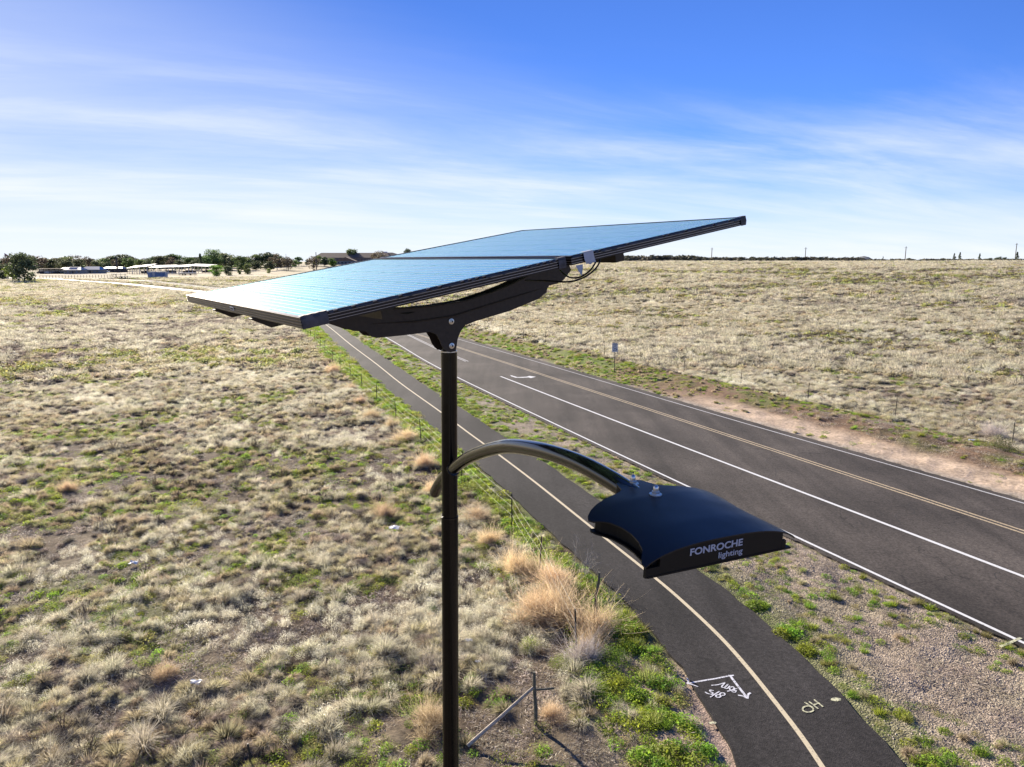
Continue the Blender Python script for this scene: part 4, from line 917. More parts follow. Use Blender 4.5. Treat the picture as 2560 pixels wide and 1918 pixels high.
# ------------------------------------------------------------------ speed limit sign
sgx, sgy = 8.3, 56.87; sg = empty('speed_limit_sign', (sgx, sgy, gz(sgx, sgy)), R(6)); tag(sg, 'white rectangular speed limit sign on a thin post right of the road', 'road sign')
b = MB(); b.box((0, .03, 1.2), (.05, .03, 2.5)); b.build('post', M_post, sg)
b = MB(); n = 6; w2, h2, r_ = .235, .355, .05; out = []
for (cx_, cz_, a0) in ((w2 - r_, h2 - r_, 0), (-w2 + r_, h2 - r_, 90), (-w2 + r_, -h2 + r_, 180), (w2 - r_, -h2 + r_, 270)):
    out += [(cx_ + r_ * math.cos(R(a0 + 90 * k / n)), cz_ + r_ * math.sin(R(a0 + 90 * k / n))) for k in range(n + 1)]
nn = len(out); b.add([(x, 0, 2.04 + z) for x, z in out] + [(x, .006, 2.04 + z) for x, z in out], [tuple(range(nn))[::-1], tuple(range(nn, 2 * nn))] + [(i, (i + 1) % nn, nn + (i + 1) % nn, nn + i) for i in range(nn)]); plate_o = b.build('sign_plate', M_white, sg)
b = MB(); k = .93; k2 = .88
for i in range(nn):
    a_ = out[i]; c_ = out[(i + 1) % nn]; b.add([(a_[0] * k, -.003, 2.04 + a_[1] * k), (c_[0] * k, -.003, 2.04 + c_[1] * k), (c_[0] * k2, -.003, 2.04 + c_[1] * (k2 + .02)), (a_[0] * k2, -.003, 2.04 + a_[1] * (k2 + .02))], [(0, 1, 2, 3)])
b.build('sign_border', M_text_black, plate_o)
I4 = Matrix.Identity(4)
for txt, wd_, ht_, xx, zz in (('SPEED', .34, .095, -.17, 2.235), ('LIMIT', .30, .095, -.15, 2.105), ('25', .33, .27, -.165, 1.775)):
    place_text(fit_text(text_mesh(txt, .2, offs=.004, extrude=.001), wd_, ht_), Vector((xx, -.003, zz)), Vector((1, 0, 0)), Vector((0, 0, 1)), 'lettering', M_text_black, plate_o, I4)

# ------------------------------------------------------------------ individual bushes
M_shapes = {}
def shape(key, fn, m):
    if key not in M_shapes: M_shapes[key] = vmesh(key, fn(), m)
    return M_shapes[key]
def bush(name, px, py, s, key, label, cat, group=None, rz=None, squash=1.0):
    s = s * (1.3 if key in ('tumble', 'tumble2', 'silverbush') else 1.1); p = gp(px, py); o = link(name, M_shapes[key]); o.location = (p[0], p[1], gz(p[0], p[1]) - .02); q1 = .8 + .45 * ((px * 7.13) % 1); q2 = .8 + .45 * ((py * 3.71) % 1); o.scale = (s * q1, s * q2, s * squash * (.75 + .3 * ((px * 1.37) % 1))); o.rotation_euler = (0, 0, rz if rz is not None else (px * 1.7) % 6.28)
    return tag(o, label, cat, group)
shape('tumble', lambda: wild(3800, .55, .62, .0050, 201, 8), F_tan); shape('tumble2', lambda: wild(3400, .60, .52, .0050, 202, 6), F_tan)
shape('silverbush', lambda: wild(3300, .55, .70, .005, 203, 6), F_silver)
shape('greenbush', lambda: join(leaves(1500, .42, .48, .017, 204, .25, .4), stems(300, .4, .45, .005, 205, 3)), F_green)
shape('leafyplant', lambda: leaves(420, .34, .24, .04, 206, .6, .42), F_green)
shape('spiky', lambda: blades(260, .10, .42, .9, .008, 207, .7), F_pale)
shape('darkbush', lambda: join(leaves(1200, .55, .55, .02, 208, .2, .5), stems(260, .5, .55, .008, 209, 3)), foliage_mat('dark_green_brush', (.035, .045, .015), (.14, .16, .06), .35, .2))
def twigs(seed, n=9, h=1.1, spread=.5):
    rg = np.random.default_rng(seed); b = MB()
    def grow(p, d, L, r, lev):
        q = [p]; 
        for k in range(4): d = (d + Vector(rg.normal(0, .16, 3))).normalized(); p = p + d * L / 4; q.append(p)
        b.tube([tuple(v) for v in q], [r * (1 - .15 * k) for k in range(5)], 4, caps=False)
        if lev < 3:
            for k in range(3): 
                j = q[1 + int(rg.integers(0, 4))]; nd = (d + Vector(rg.normal(0, .55, 3))).normalized(); grow(j, nd, L * .6, r * .55, lev + 1)
    for i in range(n): grow(Vector((0, 0, 0)), Vector((rg.normal(0, spread), rg.normal(0, spread), 1)).normalized(), h * .45 * rg.uniform(.6, 1.1), .008, 0)
    return b.mesh('dead_shrub', M_twig)
TW = [twigs(301, 6, 1.6, .35), twigs(302, 7, 1.0, .6)]
def twig(px, py, s, k, label, m=None, rz=0):
    p = gp(px, py); me = TW[k]
    if m: me = me.copy(); me.materials.clear(); me.materials.append(m)
    o = link('dead_shrub', me); o.location = (p[0], p[1], gz(p[0], p[1])); o.scale = (s,) * 3; o.rotation_euler = (0, 0, rz); tag(o, label, 'dead shrub')
D_ = 2560 / 2212
B = lambda n, x, y, s, k, l, c, g=None, **kw: bush(n, x * D_, y * D_, s, k, l, c, g, **kw)
B('tumbleweed', 1235, 1350, 1.4, 'tumble', 'largest orange tan tumbleweed against the fence below the lamp head', 'tumbleweed')
B('tumbleweed', 1180, 1275, 1.15, 'tumble2', 'pale tan tumbleweed upslope of the largest orange one', 'tumbleweed')
B('tumbleweed', 1290, 1365, 1.05, 'tumble', 'tan tumbleweed wrapped round the twisted wooden post', 'tumbleweed')
B('tumbleweed', 1135, 1330, 1.05, 'tumble2', 'straw tan tumbleweed just right of the lamp pole and left of the largest one', 'tumbleweed')
B('tumbleweed', 1110, 1240, 1.0, 'tumble', 'tan tumbleweed below the fence post nearest the lamp arm', 'tumbleweed')
B('tumbleweed', 1020, 1120, .85, 'tumble2', 'reddish tan tumbleweed touching the right side of the pole', 'tumbleweed')
B('tumbleweed', 1060, 1170, .7, 'tumble', 'small rusty tumbleweed between fence wires right of the pole', 'tumbleweed')
B('tumbleweed', 915, 1010, .95, 'tumble', 'tan tumbleweed left of the pole where the arm ends', 'tumbleweed')
B('tumbleweed', 870, 950, 1.0, 'tumble2', 'brown tan tumbleweed at the fence left of the pole', 'tumbleweed')
B('tumbleweed', 800, 905, .95, 'tumble', 'tan tumbleweed by the round olive shrub near the fence', 'tumbleweed')
B('tumbleweed', 755, 840, .95, 'tumble2', 'orange tumbleweed against the fence, middle of the long row', 'tumbleweed')
B('tumbleweed', 722, 805, 1.15, 'tumble', 'dark orange tumbleweed alone at the far part of the left fence', 'tumbleweed')
B('tumbleweed', 828, 1115, .75, 'tumble', 'rusty orange bush alone in the middle of the left field', 'tumbleweed')
B('tumbleweed', 915, 1575, .85, 'tumble2', 'golden straw bush at the bottom, directly left of the pole', 'tumbleweed')
B('tumbleweed', 150, 1060, .6, 'tumble', 'small rusty bush far over in the left part of the field', 'tumbleweed')
B('tumbleweed', 1150, 1235, 1.0, 'tumble2', 'pale straw tumbleweed between the two fence posts behind the largest one', 'tumbleweed')
B('tumbleweed', 1210, 1320, 1.2, 'tumble2', 'tan tumbleweed pressed against the left side of the largest orange one', 'tumbleweed')
B('tumbleweed', 1265, 1400, .8, 'tumble', 'low tan tumbleweed just right of the thin steel post', 'tumbleweed')
B('tumbleweed', 945, 1060, .8, 'tumble', 'rusty tumbleweed half hidden by the left edge of the pole', 'tumbleweed')
B('tumbleweed', 845, 925, .8, 'tumble', 'tan tumbleweed between the olive shrub and the pole', 'tumbleweed')
B('tumbleweed', 780, 870, .8, 'tumble2', 'orange tan tumbleweed on the fence above the olive shrub', 'tumbleweed')
B('tumbleweed', 365, 1460, .5, 'tumble2', 'pinkish tan wiry bush beside the dark twigs in the lower left field', 'bush')
B('silver_bush', 1252, 1430, .85, 'silverbush', 'silvery grey wiry bush behind the thin steel post below the tumbleweeds', 'bush')
B('tan_grass_clump', 1190, 1560, .55, 'tumble2', 'small tan clump at the foot of the braced corner post', 'bush')
B('green_bush', 1145, 1400, .75, 'greenbush', 'rounded dark green bush left of the silvery wiry bush', 'bush')
B('green_bush', 1215, 1440, .65, 'greenbush', 'upright green bush touching the left of the silvery wiry bush', 'bush')
B('green_bush', 1325, 1430, .85, 'greenbush', 'shaded dark green bush at the path edge below the twisted post', 'bush')
B('green_bush', 1350, 1400, .6, 'greenbush', 'small dark green bush at the path edge behind the shaded one', 'bush')
B('green_bush', 1335, 1490, .75, 'greenbush', 'broad green weed mound beside the path left of the spray painted arrow', 'bush')
B('green_bush', 1290, 1500, .6, 'greenbush', 'low green bush between the grey bush and the weed mound', 'bush')
B('green_bush', 750, 915, .9, 'darkbush', 'round olive shrub in the field left of the wire fence', 'shrub')
B('green_bush', 1010, 1200, .55, 'greenbush', 'dark green bush hugging the right side of the pole', 'bush')
B('green_bush', 935, 1320, .5, 'leafyplant', 'bright yellow green plant left of the pole', 'plant')
B('leafy_weed', 1690, 1370, .8, 'leafyplant', 'broad leaved green weed at the right edge of the path under the lamp head', 'weed')
B('leafy_weed', 1635, 1310, .8, 'leafyplant', 'bright leafy weed at the right path edge just below the lamp head', 'weed')
B('leafy_weed', 1740, 1405, .6, 'leafyplant', 'leafy weed at the right path edge where the path starts to bend', 'weed')
B('leafy_weed', 1385, 1510, .7, 'leafyplant', 'leafy weed spilling onto the left path edge near the arrow', 'weed')
B('leafy_weed', 1450, 1640, .9, 'leafyplant', 'broad leafy weed at the bottom edge left of the path', 'weed')
B('leafy_weed', 1530, 1625, .6, 'leafyplant', 'green weed at the lowest left edge of the path', 'weed')
B('leafy_weed', 1390, 1640, .75, 'leafyplant', 'pale leafy weed second from the path at the bottom edge', 'weed')
B('grass_tuft', 1265, 1505, 1.0, 'spiky', 'pale fan shaped grass tuft right of the braced corner post', 'grass tuft')
B('grass_tuft', 830, 1420, 1.1, 'spiky', 'spiky silvery tuft with long leaves in the lower field left of the pole', 'grass tuft')
B('grass_tuft', 310, 1620, 1.2, 'spiky', 'large pale grass tuft at the bottom of the left field', 'grass tuft')
B('grass_tuft', 350, 1555, 1.2, 'spiky', 'large silvery grass tuft above the bottom one', 'grass tuft')
B('roadside_shrub', 2160, 985, 1.3, 'darkbush', 'dark green shrub at the fence by the right edge of the picture', 'shrub')
B('roadside_shrub', 2150, 950, 1.0, 'silverbush', 'pale dead wiry bush on top of the bank at the right edge', 'shrub')
twig(1263 * D_, 1250 * D_, 1.1, 0, 'tall bare pale branching shrub standing at the left path edge left of the lamp head')
twig(1315 * D_, 1330 * D_, .8, 0, 'bare pale branches rising from the twisted wooden post', rz=2)
twig(1085 * D_, 1210 * D_, .7, 1, 'small bare branching shrub by the tan tumbleweeds at the fence', rz=1)
twig(325 * D_, 1470 * D_, 1.0, 1, 'dark dead branches beside the pinkish tan bush in the lower left field', M_oldwood)
twig(530 * D_, 1330 * D_, 1.25, 1, 'sprawling dark dead branches in a green patch of the left field', M_oldwood, rz=1.2)
twig(510 * D_, 1060 * D_, .9, 1, 'small dark dead branches in the upper left field', M_oldwood, rz=.5)
twig(1050 * D_, 1480 * D_, .55, 1, 'pale fallen twigs right of the pole near the brace pole', rz=4)
twig(700 * D_, 1400 * D_, .7, 1, 'low dark twigs lying in the lower field left of the pole', M_oldwood, rz=3)
twig(1470 * D_, 775 * D_, 1.5, 1, 'dark dead shrub in the pale grass behind the speed limit sign', M_oldwood, rz=3)
for i in range(30):
    a = R(rng.uniform(8, 38)); rr = rng.uniform(85, 190); x, y = rr * math.sin(a), rr * math.cos(a); o = link('dead_shrub', TW[1].copy() if i == 0 else far_twig); far_twig = o.data
    if i == 0: far_twig.materials.clear(); far_twig.materials.append(F_dark); set_grad(far_twig, [.5] * len(far_twig.vertices))
    o.location = (x, y, gz(x, y)); sc_ = rng.uniform(1.2, 2.3); o.scale = (sc_ * 1.3, sc_ * 1.3, sc_); o.rotation_euler = (0, 0, rng.uniform(0, 6)); tag(o, 'small dark dead shrub dotted over the pale slope right of the road', 'dead shrub', 'dark dead shrubs over the right field')
def litter(px, py, s, label):
    rg = np.random.default_rng(int(px)); b = MB(); n = 5; v = []
    for i in range(n):
        for j in range(n): v.append(((i - 2) * .25 * s * rg.uniform(.8, 1.2), (j - 2) * .2 * s * rg.uniform(.8, 1.2), s * (.12 + .25 * rg.uniform())))
    b.add(v, [(i * n + j, (i + 1) * n + j, (i + 1) * n + j + 1, i * n + j + 1) for i in range(n - 1) for j in range(n - 1)]); o = b.build('litter', M_litter); p = gp(px, py); o.location = (p[0], p[1], gz(p[0], p[1]) + .06); tag(o, label, 'litter')
litter(985, 1332, .35, 'crumpled white plastic scrap in the field left of the pole'); litter(1172, 1612, .18, 'pale plastic scrap in green weeds right of the pole')
litter(335, 1420, .25, 'small white scrap among dark twigs in the left field'); litter(1195, 1668, .12, 'tiny white scrap below the pale one right of the pole')
litter(490, 1718, .22, 'white paper scrap in the lower left field'); litter(1830, 960, .3, 'white scrap on the bank near the fence right of the road'); litter(2427, 1118, .3, 'white litter scrap in the weeds of the bank near the right edge')

# ------------------------------------------------------------------ far trees
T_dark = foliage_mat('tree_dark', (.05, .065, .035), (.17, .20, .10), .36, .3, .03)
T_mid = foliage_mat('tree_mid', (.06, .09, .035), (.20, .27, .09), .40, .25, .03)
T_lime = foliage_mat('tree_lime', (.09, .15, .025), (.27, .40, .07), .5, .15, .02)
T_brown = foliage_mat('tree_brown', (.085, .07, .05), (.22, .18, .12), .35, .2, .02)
def crown(seed, n, lobes, leaf, conic=False, low=.18):
    """unit tree: height 1, crown built from clumps of leaf faces on several lobes"""
    rg = np.random.default_rng(seed); v = []; f = []; g = []; cl = []
    for i in range(lobes):
        if conic:
            h = rg.uniform(.12, .95); a = rg.uniform(0, 6.28); rr = (1 - h) * .30 * rg.uniform(.5, 1); cl.append((math.cos(a) * rr, math.sin(a) * rr, h, .05 + .12 * (1 - h), .07))
        else:
            a = rg.uniform(0, 6.28); h = rg.uniform(low, .88); rr = .36 * math.sqrt(max(.25 if low < .1 else .05, 1 - ((h - .5) / .48) ** 2)) * rg.uniform(.2, 1); cl.append((math.cos(a) * rr, math.sin(a) * rr, h, rg.uniform(.12, .21), rg.uniform(.08, .14)))
    for i in range(n):
        cx, cy, cz, rx, rz = cl[int(rg.integers(0, lobes))]; d = rg.normal(0, 1, 3); d /= np.linalg.norm(d); q = rg.uniform(.3, 1.0) ** .5
        c = np.array([cx + d[0] * rx * q, cy + d[1] * rx * q, cz + d[2] * rz * q]); nn = d + rg.normal(0, .6, 3); nn /= np.linalg.norm(nn); a = np.cross(nn, rg.normal(0, 1, 3)); a /= np.linalg.norm(a); b_ = np.cross(nn, a); s = leaf * rg.uniform(.5, 1.4)
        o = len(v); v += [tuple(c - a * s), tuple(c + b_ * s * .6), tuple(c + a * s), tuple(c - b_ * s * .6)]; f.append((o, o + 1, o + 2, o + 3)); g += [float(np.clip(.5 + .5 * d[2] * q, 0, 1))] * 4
    return v, f, g, cl
def trunk_mesh(cl, conic, rad=.022):
    b = MB(); b.tube([(0, 0, -.02), (.005, 0, .2), (0, .005, .45), (0, 0, .9 if conic else .62)], [rad, rad * .8, rad * .55, rad * .2], 7)
    if not conic:
        for c in cl[:8]: b.tube([(0, 0, .22), (c[0] * .5, c[1] * .5, .22 + (c[2] - .22) * .6), (c[0], c[1], c[2])], [rad * .5, rad * .3, rad * .12], 5)
    return b.mesh('trunk', M_bark)
TK = {}
def tree_kind(key, seed, n, lobes, leaf, m, conic=False, low=.18):
    v, f, g, cl = crown(seed, n, lobes, leaf, conic, low); TK[key] = (vmesh('crown', (v, f, g), m), trunk_mesh(cl, conic))
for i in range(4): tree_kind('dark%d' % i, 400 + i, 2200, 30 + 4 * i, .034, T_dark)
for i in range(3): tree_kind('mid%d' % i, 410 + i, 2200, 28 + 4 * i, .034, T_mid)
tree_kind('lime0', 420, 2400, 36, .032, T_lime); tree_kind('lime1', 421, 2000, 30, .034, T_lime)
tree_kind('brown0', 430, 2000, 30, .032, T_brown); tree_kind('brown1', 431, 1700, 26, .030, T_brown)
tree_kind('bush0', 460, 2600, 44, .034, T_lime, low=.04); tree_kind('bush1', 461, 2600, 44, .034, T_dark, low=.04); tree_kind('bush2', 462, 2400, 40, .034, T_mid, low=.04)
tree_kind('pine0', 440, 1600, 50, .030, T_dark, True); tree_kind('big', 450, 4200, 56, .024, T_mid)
def tree(px, dist, h, wd, key, label, group=None, name='tree', zoff=0.0, base=None):
    p = at(px, dist); z = float(terrain(np.array([p[0]]), np.array([p[1]]))[0]) if base is None else base; r = empty(name, (p[0], p[1], z + zoff), (px * .37) % 6.28); tag(r, label, 'tree', group); s = (wd, wd, h)
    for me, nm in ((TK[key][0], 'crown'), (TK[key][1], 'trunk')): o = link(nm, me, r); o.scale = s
    return r
def py_h(px, pytop, pybase):                       # distance and height from the picture rows of top and foot on flat ground
    r = ray(px, pybase); k = -EYE / r[2]; d = r[1] * k; return d, (pybase - pytop) / FPX * (d * .985 + EYE * .17)
LTS = [  # px, top, base(src rows), width factor, kind, label
 (62, 631, 706, 1.05, 'bush1', 'largest dark tree standing alone at the far left over a gravel yard'),
 (32, 660, 704, 1.0, 'lime1', 'yellow green tree leaning on the left of the largest dark tree'),
 (37, 682, 702, 1.1, 'lime0', 'small pale green tree at the lower left of the largest dark tree'),
 (5, 655, 692, 1.3, 'dark2', 'dark green tree cut by the left picture edge'),
 (20, 636, 684, .6, 'brown1', 'thin brown topped tree below the flag'),
 (8, 676, 700, 1.8, 'bush1', 'low dark hedge tree at the left picture edge'),
 (541, 661, 690.5, 1.45, 'bush0', 'big round bright green tree left of the solar panels'),
 (571, 664, 689, 1.2, 'bush1', 'grey green tree tucked behind the round bright green one'),
 (598, 666, 686, .75, 'bush2', 'slim young green tree right of the round bright one'),
 (618, 658, 686, .95, 'bush2', 'taller young green tree second to the right of the round bright one'),
 (672, 671, 683.5, 1.1, 'bush0', 'small lime green shrub tree alone in the field above the panel edge'),
 (738, 648, 676, .9, 'mid2', 'round green tree on a visible trunk in front of the small brown roofed house'),
 (747, 641, 672, 1.2, 'mid0', 'dark green tree behind the round one with the visible trunk'),
 (768, 648, 672, 1.0, 'dark1', 'dark little tree left of the long brown roofed building'),
 (794, 638, 671, 1.2, 'mid1', 'green tree at the left end of the long brown roofed building'),
 (812, 641, 670, 1.2, 'dark0', 'dark green tree before the long brown roofed building'),
 (828, 643, 668, 1.1, 'mid2', 'green tree right of the dark one before the long building'),
 (834, 651, 666, 1.7, 'bush0', 'lime green bush tree in front of the blue gabled hall'),
]
for i, (px, t, bs, w, k, l) in enumerate(LTS):
    d, h = py_h(px, t, bs)
    if px > 700: d = min(d, 715 + (px % 7) * 4); X_, Y_ = at(px, d)[:2]; h = EYE + (652 - t) / FPX * d - float(terrain(np.array([X_]), np.array([Y_]))[0])
    tree(px, d, h, h * w, k, l)
# the line of trees behind the carports and houses
line_t = [(98, 637, 1.3, 'brown1', 'brown tinged tree just right of the largest dark tree'), (112, 642, 1.2, 'dark3', 'dark tree behind the left end of the long low shed'), (128, 647, 1.3, 'dark0', 'dark tree over the left half of the long low shed'), (143, 645, 1.3, 'brown0', 'brown green tree over the middle of the long low shed'),
 (157, 645, 1.3, 'dark1', 'dark dense tree over the long low shed'), (170, 643, 1.35, 'dark2', 'rounded dark tree at the top of the left tree line'), (186, 646, 1.3, 'brown0', 'brown rounded tree right of the shed'), (200, 646, 1.2, 'dark3', 'dark tree left of the tall brown pine'),
 (221, 639, .9, 'brown1', 'tall brown flat topped pine rising above the left tree line'), (208, 660, 1.6, 'mid1', 'green spreading tree between the two houses with solar roofs'), (241, 650, 1.2, 'dark0', 'dark tree behind the parked cars'), (257, 653, 1.6, 'mid0', 'wide green tree just behind the white cars'), (286, 647, 1.0, 'brown0', 'brown tree left of the thin chimney stack'),
 (270, 651, 1.1, 'dark2', 'dark tree behind the wide green one by the cars'), (306, 645, 1.2, 'dark1', 'dark tree right of the thin chimney stack'), (325, 642, 1.1, 'mid2', 'green tree above the left carport end'), (336, 644, 1.1, 'dark3', 'dark tree over the left end of the first carport'), (352, 647, 1.2, 'mid0', 'green tree over the middle of the first carport'), (370, 646, 1.0, 'dark2', 'dark tree over the right end of the first carport'),
 (384, 650, 1.0, 'mid1', 'low green tree between first and second carports'), (400, 639, 1.1, 'dark0', 'tall dark tree, left of the pair over the second carport'), (416, 638, 1.1, 'dark1', 'tall dark tree, middle of the trio over the second carport'), (432, 641, 1.2, 'brown0', 'brown tinged tree, right of the trio over the second carport'),
 (450, 648, 1.3, 'dark3', 'low dark tree over the third carport'), (473, 639, 1.1, 'mid2', 'rounded dark green tree over the third carport'), (490, 645, 1.2, 'dark2', 'dark tree over the gap of third and fourth carports'), (503, 634, .8, 'pine0', 'pointed dark conifer left of the tallest tree'),
 (534, 621, 1.05, 'big', 'tallest broad tree of the whole tree line with gaps in its crown'), (517, 640, 1.0, 'mid0', 'green tree at the left foot of the tallest tree'), (562, 631, 1.1, 'dark1', 'dark tree at the right shoulder of the tallest tree'), (580, 640, 1.2, 'dark0', 'dark tree right of the tallest tree pair'),
 (603, 638, 1.3, 'mid1', 'broad green tree left of the gap in the tree line'), (622, 643, 1.2, 'dark3', 'dark green tree at the end of the broad group'), (640, 650, 1.4, 'dark2', 'low dark tree in the gap of the tree line'), (652, 650, 1.0, 'pine0', 'short dark conifer in the gap of the tree line'), (664, 646, .8, 'pine0', 'narrow dark conifer beside the antenna'), (676, 651, 1.4, 'dark0', 'low dark tree left of the round brown tree'),
 (693, 633, 1.05, 'brown0', 'round brown grey tree left of the small brown roofed house'), (722, 643, 1.2, 'brown1', 'low brown tree behind the small brown roofed house'), (783, 638, 1.0, 'brown1', 'brown bare looking tree by the chimney of the long building')]
for i, (px, t, w, k, l) in enumerate(line_t):
    dist = 600 + (i * 37) % 60; X_, Y_ = at(px, dist)[:2]; h = EYE + (652 - t) / FPX * dist - float(terrain(np.array([X_]), np.array([Y_]))[0]); tree(px, dist, h, h * w, k, l)
# a second low row that fills the gaps behind
fill = np.linspace(-40, 720, 44)
for i, px in enumerate(fill):
    dist = 700 + (i * 53) % 50; h = 9.0 + (i * 29) % 7; tree(px, dist, h, h * 1.7, ['bush1', 'dark2', 'bush2', 'brown0', 'mid1'][i % 5], 'dark background tree seen only between and above the nearer trees of the left tree line', 'background trees of the left tree line')
def tree_top(px, top, y, wf, key, label):
    X_, Y_ = at(px, y)[:2]; h = EYE + (652 - top) / FPX * y - float(terrain(np.array([X_]), np.array([Y_]))[0]); tree(px, y, h, h * wf, key, label)
tree_top(880, 621, 800, 1.0, 'mid0', 'lone tree crown rising behind the ridge of the long brown roof'); tree_top(1020, 620, 780, .8, 'dark1', 'small tree crown peeking above the rear solar panel edge at left')
tree_top(942, 627, 700, .9, 'brown1', 'brown tree in front of the right part of the long brown roof'); tree_top(952, 625, 690, .8, 'brown0', 'brown tree near the right end of the long brown roof')

# right ridge: scrub line and single trees
def ridge():
    xs = []; rg = np.random.default_rng(12)
    for px in np.arange(1290, 2640, 1.9):
        d = 352 + rg.uniform(-9, 9); p = at(px, d); xs.append((p[0], p[1], float(terrain(np.array([p[0]]), np.array([p[1]]))[0]) - .25, rg.integers(0, 3), rg.uniform(3.8, 6.6) * (1.0 if px < 1750 else (.8 if px < 2150 else .55))))
    A = np.array(xs); idx = np.array(K['scrub'])[A[:, 3].astype(int)]; s = A[:, 4]
    scatter_object('scrub_line', A[:, :3], idx, np.c_[s * 1.3, s * 1.3, s], rng.uniform(0, 6, len(A)), rng.normal(0, .1, (len(A), 2)), 'dark low scrub running along the crest of the right field')
ridge()
for px, h, w, k, l in ((1706, 3.6, 1.5, 'dark1', 'dark round bush tree rising from the scrub line in the middle of the crest'), (2380, 4.5, .8, 'pine0', 'left one of two pointed conifers on the right crest'), (2394, 5.0, .8, 'pine0', 'right one of two pointed conifers on the right crest'), (2443, 4.4, .8, 'pine0', 'single conifer over the low building on the crest'),
    (2536, 5.2, .85, 'pine0', 'dark conifer at the foot of the rightmost utility pole'), (2490, 3.0, 1.6, 'dark2', 'low dark tree on the crest left of the rightmost pole'), (2507, 2.6, 1.6, 'dark0', 'smaller low tree next to the rightmost conifer'), (2470, 2.3, 1.5, 'dark3', 'very low dark tree right of the single conifer'), (2203, 3.0, .6, 'pine0', 'tiny conifer on the crest left of the second pole from the right'), (2268, 2.2, 1.6, 'dark1', 'low bush tree just right of the second pole from the right'), (2352, 2.2, 1.8, 'dark1', 'low bush left of the two pointed conifers')):
    tree(px, 362, h, h * w, k, l)
# utility poles beyond the crest
def upole(px, top_py, dist, label, lean=0):
    p = at(px, dist); z = float(terrain(np.array([p[0]]), np.array([p[1]]))[0]); topz = EYE + (652 - top_py) / FPX * dist; r = empty('utility_pole', (p[0], p[1], z)); tag(r, label, 'utility pole', 'utility poles beyond the right field')
    h = topz - z; b = MB(); b.tube([(0, 0, -.3), (0, 0, h)], [.27, .20], 8); b.build('pole', M_bark, r)
    b = MB(); b.box((0, 0, h - .9), (1.9, .12, .12)); b.build('crossarm', M_bark, r)
    b = MB()
    for x in (-.85, -.3, .3, .85): b.lathe((x, 0, h - .84), [(.05, 0), (.06, .08), (.03, .16)], n=6)
    b.build('insulators', M_wire, r)
for px, t, l in ((1557, 628, 'leftmost utility pole just right of the solar panel edge'), (1777, 620, 'utility pole, second from the left on the crest'), (2010, 619, 'utility pole in the middle of the row on the crest'), (2259, 617, 'utility pole, second from the right on the crest'), (2533, 609, 'rightmost utility pole at the picture edge')):
    upole(px, t, 470, l)

# far mountain
def hill(px, w, h, dist, label, name='hill'):
    b = MB(); n = 25; rows = 7; p = at(px, dist); v = []; f = []
    for j in range(rows):
        for i in range(n):
            t = (i / (n - 1)) * 2 - 1; u = j / (rows - 1) * 2 - 1; hh = h * max(0, (1 - abs(t) ** 1.4)) * max(0, 1 - u * u) * (1 + .12 * math.sin(9 * t + 2 * u)); v.append((p[0] + t * w / 2, p[1] + u * w * .5, hh))
    for j in range(rows - 1):
        for i in range(n - 1): f.append((j * n + i, j * n + i + 1, (j + 1) * n + i + 1, (j + 1) * n + i))
    b.add(v, f); o = b.build(name, mat('hill_rock', (.15, .16, .17), .95)); tag(o, label, kind='structure')
hill(2155, 270, 50, 6500, 'small blue grey peak far beyond the right field')
hill(2420, 700, 22, 6800, 'low distant rise behind the conifers on the right'); hill(2580, 320, 34, 6500, 'distant hill at the right picture edge')

# ------------------------------------------------------------------ buildings at the left
M_roofw = mat('roof_white_metal', (.38, .39, .41), .6, .0); M_dkwall = vary(mat('dark_wall', (.05, .045, .045), .8), 1, .3); M_tan = vary(mat('tan_wall', (.16, .13, .11), .85), .5, .15)
M_brownroof = vary(mat('brown_roof', (.17, .115, .08), .85), .4, .2); M_bluewall = vary(mat('blue_wall', (.17, .185, .20), .8), .4, .15); M_glass = mat('window_glass', (.03, .035, .045), .1, 0, .8); M_whitew = mat('white_wall', (.60, .60, .60), .7)
M_blue = vary(mat('blue_paint', (.16, .23, .36), .5), .6, .2); M_greenp = mat('green_paint', (.07, .10, .08), .6); M_rail = mat('rail_white', (.55, .55, .56), .5); M_redroof = mat('reddish_roof', (.20, .12, .09), .8); M_solar = mat('roof_panel', (.06, .09, .16), .12, 0, .8, .8, .1)
def bpos(px, py_base): r = ray(px, py_base); k = -EYE / r[2]; return r[0] * k, r[1] * k
def carport(px0, px1, pyb, top, label, tilt=.07, skew=0):
    x0, y0 = bpos((px0 + px1) / 2, pyb); d = y0; W_ = (px1 - px0) / FPX * d; H_ = (pyb - top) / FPX * d; r = empty('carport', (x0, y0, 0)); tag(r, label, 'carport', 'carports in the yard at left')
    b = MB(); rm = Matrix.Rotation(tilt, 3, 'Y') @ Matrix.Rotation(.12, 3, 'X'); b.box((0, 0, H_), (W_, 12, .25), rm); b.build('roof', M_roofw, r)
    n = 6
    for i in range(n): b = MB(); b.box((0, -5 + 2 * i, H_ - .05 - .1 * 0), (W_ * .96, .12, .18), rm); 
    for x in (-.32, .0, .32):
        b = MB(); b.box((x * W_, -3, (H_ - .3) / 2), (.35, .35, H_ - .3)); b.build('column', M_rail, r)
        b = MB(); b.box((x * W_, 3, (H_ - .3) / 2), (.35, .35, H_ - .3)); b.build('column', M_rail, r)
    b = MB(); b.box((W_ * .15, 4, 1.1), (W_ * .6, 1.6, 1.5)); b.box((W_ * .15, 4, 2.0), (W_ * .35, 1.5, .7)); o = b.build('parked_car', M_dkwall); o.location = (x0, y0, 0); tag(o, 'dark vehicle in the shade of the ' + label.split(',')[0].split(' with')[0].replace(' from the left', '').replace('next to the round bright tree', ''), 'car')
    return r
carport(327, 384, 685, 666, 'first white roofed carport from the left', -.10)
